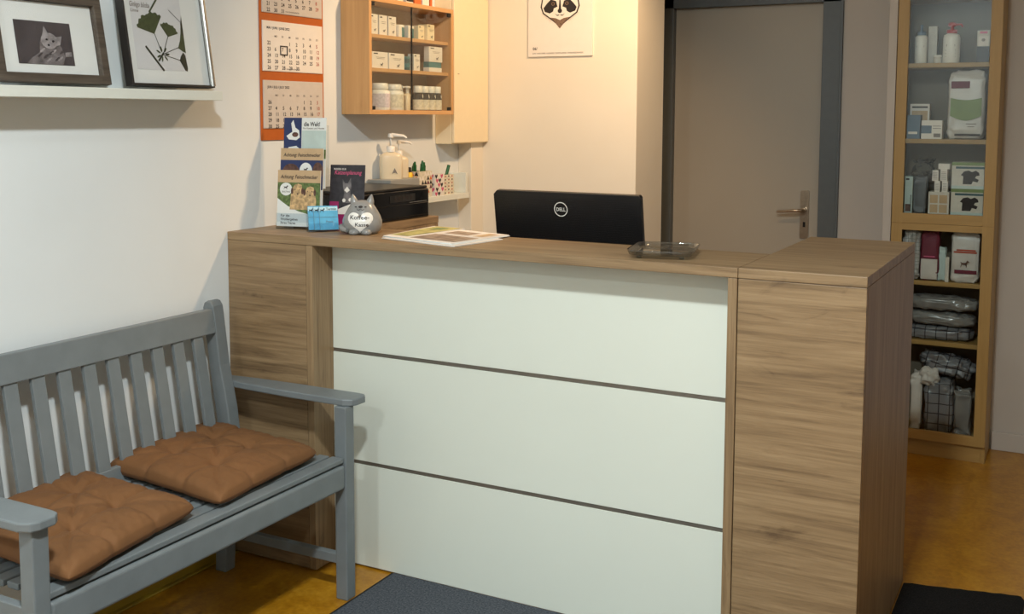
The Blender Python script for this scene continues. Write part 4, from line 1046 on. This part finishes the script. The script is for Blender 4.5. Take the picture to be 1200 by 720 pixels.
for (x0, x1, a, c_, lab) in ((1.985, 2.008, .100, .148, 'small white pack, bottom left of the little stack'), (2.016, 2.040, .100, .148, 'small white pack, bottom right of the little stack'), (1.974, 2.000, .148, .195, 'small white pack, upper left of the little stack'), (2.008, 2.036, .148, .200, 'small white pack, upper right of the little stack')):
    ccarton(lab, x0, x1, SZ[3]+a, SZ[3]+c_, YI+.004, .05, 'paper', lines, g)
ccarton('small white pack lying across the top of the little stack', 1.998, 2.046, SZ[3]+.200, SZ[3]+.224, YI+.004, .05, 'paper', None, g)
def art_vest(p, O, R, U, w, h):
    p.rect(0, w, h*.88, h, O, R, U, 'lime', .0005); p.rect(w*.12, w, h*.76, h*.84, O, R, U, 'tealdk', .0007); p.rect(0, w, 0, h*.12, O, R, U, 'skyp', .0006)
    p.poly([(w*a, h*b_) for a, b_ in [(.35, .18), (.62, .18), (.66, .3), (.8, .26), (.84, .36), (.72, .42), (.76, .5), (.86, .52), (.84, .62), (.74, .70), (.62, .64), (.52, .70), (.38, .66), (.28, .52), (.36, .48)]], O, R, U, 'ink', .0009)
for (z, lab) in ((SZ[3], 'wide pale carton with dark dog coat picture, lower of two'), (SZ[3]+.1165, 'wide pale carton with dark dog coat picture, upper of two')):
    ccarton(lab, 2.055, 2.186, z, z+.116, YI, .10, 'pale', art_vest, 'dog coat cartons on the third shelf')
# shelf 4
bagthing('crumpled patterned foil bag at the left of the fourth shelf', 1.900, 2.33, SZ[2], .07, .11, .235, plaid('newsprint_bag', srgb(168, 164, 158), srgb(104, 98, 96), 60), 11, pinch=.3, amp=.012, ridge=.010)
def dec_wine(p, t, w, d, h):
    front_patch(p, w, d, h, -w*.44, w*.44, h*.03, h*.42, 'bag', 0, 0, .5, e=.24, lift=.005); front_patch(p, w, d, h, -w*.3, w*.3, h*.46, h*.48, 'pink', 0, 0, .5, e=.24, lift=.005)
bagthing('wine red and grey food bag on the fourth shelf', 1.975, 2.335, SZ[2], .078, .09, .232, 'wine', 12, dec_wine, pinch=.3, amp=.005)
bagthing('small pale pouch between the wine red bag and the white bag', 2.026, 2.33, SZ[2], .035, .06, .15, 'skyp', 14, pinch=.6, amp=.005)
ccarton('low pale carton between the pale pouch and the white bag', 2.043, 2.058, SZ[2], SZ[2]+.11, YI+.001, .03, 'pale')
def dec_rc(p, t, w, d, h):
    fp = lambda *a, **k_: front_patch(p, w, d, h, *a, 0, 0, .4, lift=.0035, **k_)
    fp(-w*.35, w*.42, h*.18, h*.25, 'wine'); fp(-w*.4, w*.40, h*.57, h*.60, 'ink_red'); fp(-w*.3, w*.36, h*.61, h*.64, 'ink_red')
    dog(p, (0, -d/2-.005, 0), XP, ZP, 0, h*.37, .017, 'furdk', .0005)
bagthing('white food bag with red writing at the right of the fourth shelf', 2.122, 2.335, SZ[2], .118, .09, .232, 'bag', 15, dec_rc, pinch=.4, amp=.004)
# shelf 5
M['film_bag'] = plain('grey_film_bag', srgb(128, 126, 122), .22, var=.12, vscale=14)
for i, (z, lab, mt, ry) in enumerate(((0, 'checked quilted blanket in film, bottom of the pile', 'plaid', 0), (.066, 'grey film-wrapped blanket, middle of the pile', 'film_bag', .03), (.134, 'grey film-wrapped blanket, top of the pile', 'film_bag', .01))):
    t = bagthing(lab, 2.02+.008*(i-1), 2.36, SZ[1]+z, .31, .14, .062, mt, 20+i, pinch=0, amp=.005, e=.6, ridge=.005, name='quilted_blanket', cat='blanket', group=None)
    t.rotation_euler = (0, ry, 0)
# bottom
bagthing('checked quilted bag standing upright on the bottom shelf', 2.035, 2.35, SZ[0], .125, .12, .25, 'plaid', 31, pinch=.1, amp=.006, ridge=.004, name='quilted_bag', e=.35)
t = bagthing('rolled checked blanket lying slanted on the upright quilted bag', 2.050, 2.37, SZ[0]+.262, .24, .12, .095, 'plaid', 33, pinch=.2, amp=.010, ridge=.008, name='quilted_blanket', cat='blanket', e=.7)
t.rotation_euler = (0, .22, 0)
bagthing('white crumpled pouch lying over the upright quilted bag', 1.995, 2.305, SZ[0]+.215, .085, .05, .085, 'bag', 41, pinch=.5, amp=.007, ridge=.004, name='crumpled_pouch', cat='pouch', e=.8)
bagthing('white crumpled pouch at the left of the bottom shelf', 1.940, 2.34, SZ[0], .045, .11, .27, 'bag', 36, pinch=.4, amp=.006, ridge=.003, name='crumpled_pouch', cat='pouch')
bagthing('grey plastic bag at the right of the bottom shelf', 2.135, 2.345, SZ[0], .072, .11, .21, 'film_bag', 38, pinch=.4, amp=.008, ridge=.008)

# ------------------------------------------------------------------ ceiling lamps and light
def lamp(label, x, y, mat_, col, power, size=.2, aim=None):
    t = thing('ceiling_lamp', label, 'lamp', (x, y, HC), 0)
    MB().lathe([(size/2+.03, -.001), (size/2+.03, -.03), (size/2+.02, -.04), (size/2+.002, -.04)], 0, 0, 'white_pl', 32).build('housing', t)
    MB().lathe([(size/2, -.0415), (size/2, -.043)], 0, 0, mat_, 32).build('diffuser', t)
    if aim:
        l = bpy.data.lights.new('lamp_light', 'SPOT'); l.spot_size = math.radians(112); l.spot_blend = .9; l.shadow_soft_size = size/2
    else:
        l = bpy.data.lights.new('lamp_light', 'AREA'); l.shape = 'DISK'; l.size = size
    l.energy = power; l.color = col
    o = bpy.data.objects.new('lamp_light', l); C.objects.link(o); o.location = (x, y, HC-.048)
    if aim: o.rotation_euler = (Vector(aim)-Vector((x, y, HC))).to_track_quat('-Z', 'Y').to_euler()
lamp('round cool ceiling lamp above the waiting area', 2.04, -2.09, 'lamp_cool', (.90, .985, 1), 108, .24)
lamp('round cool ceiling lamp near the entrance window', 1.5, -3.8, 'lamp_cool', (.90, .985, 1), 40, .24)
# pendant over the reception desk: its metal shade keeps the light off the corridor
t = thing('pendant_lamp', 'warm pendant lamp hanging above the reception desk', 'lamp', (1.27, .89, HC))
MB().lathe([(.05, -.001), (.05, -.02), (.004, -.025), (.004, -.47)], 0, 0, 'white_pl', 20).build('cord', t)
MB().lathe([(.02, -.47), (.05, -.48), (.13, -.58), (.128, -.58), (.048, -.485), (.018, -.475)], 0, 0, 'doorframe', 32).build('lamp_shade', t)
MB().lathe([(.012, -.48), (.03, -.50), (.035, -.53), (.02, -.555), (.001, -.56)], 0, 0, 'lamp_warm', 20).build('bulb', t)
l = bpy.data.lights.new('lamp_light', 'SPOT'); l.spot_size = math.radians(118); l.spot_blend = .7; l.shadow_soft_size = .05; l.energy = 76; l.color = (1, .66, .36)
o = bpy.data.objects.new('lamp_light', l); C.objects.link(o); o.location = (1.27, .89, HC-.60); o.rotation_euler = (Vector((.2, 1.25, 1.1))-o.location).to_track_quat('-Z', 'Y').to_euler()

w_ = bpy.data.worlds.new('daylight'); bpy.context.scene.world = w_; w_.use_nodes = True
bg = w_.node_tree.nodes['Background']; bg.inputs[0].default_value = (.72, .82, 1, 1); bg.inputs[1].default_value = .32

# ------------------------------------------------------------------ camera
cam = bpy.data.cameras.new('camera'); co = bpy.data.objects.new('camera', cam); C.objects.link(co)
px, py, fpx = 609.6063, 246.2560, 1255.0624
pitch, yaw, roll = -0.088992, 0.484052, 0.004270
cam.sensor_width = 36; cam.lens = fpx/1200*36; cam.sensor_fit = 'HORIZONTAL'
cam.shift_x = (600-px)/1200; cam.shift_y = (py-360)/1200
cam.clip_start = .05
c_, s_ = math.cos, math.sin
fw_ = Vector((-s_(yaw)*c_(pitch), c_(yaw)*c_(pitch), s_(pitch))); r0 = Vector((c_(yaw), s_(yaw), 0)); u0 = r0.cross(fw_)
r1 = c_(roll)*r0+s_(roll)*u0; u1 = -s_(roll)*r0+c_(roll)*u0
co.matrix_world = Matrix(((r1.x, u1.x, -fw_.x, 2.56293), (r1.y, u1.y, -fw_.y, -2.73637), (r1.z, u1.z, -fw_.z, 1.51985), (0, 0, 0, 1)))
sc = bpy.context.scene; sc.camera = co
sc.view_settings.view_transform = 'Standard'; sc.view_settings.look = 'None'; sc.view_settings.gamma = 1; sc.view_settings.exposure = 0
sc.view_settings.use_curve_mapping = False
sc.cycles.max_bounces = 10; sc.cycles.transparent_max_bounces = 16
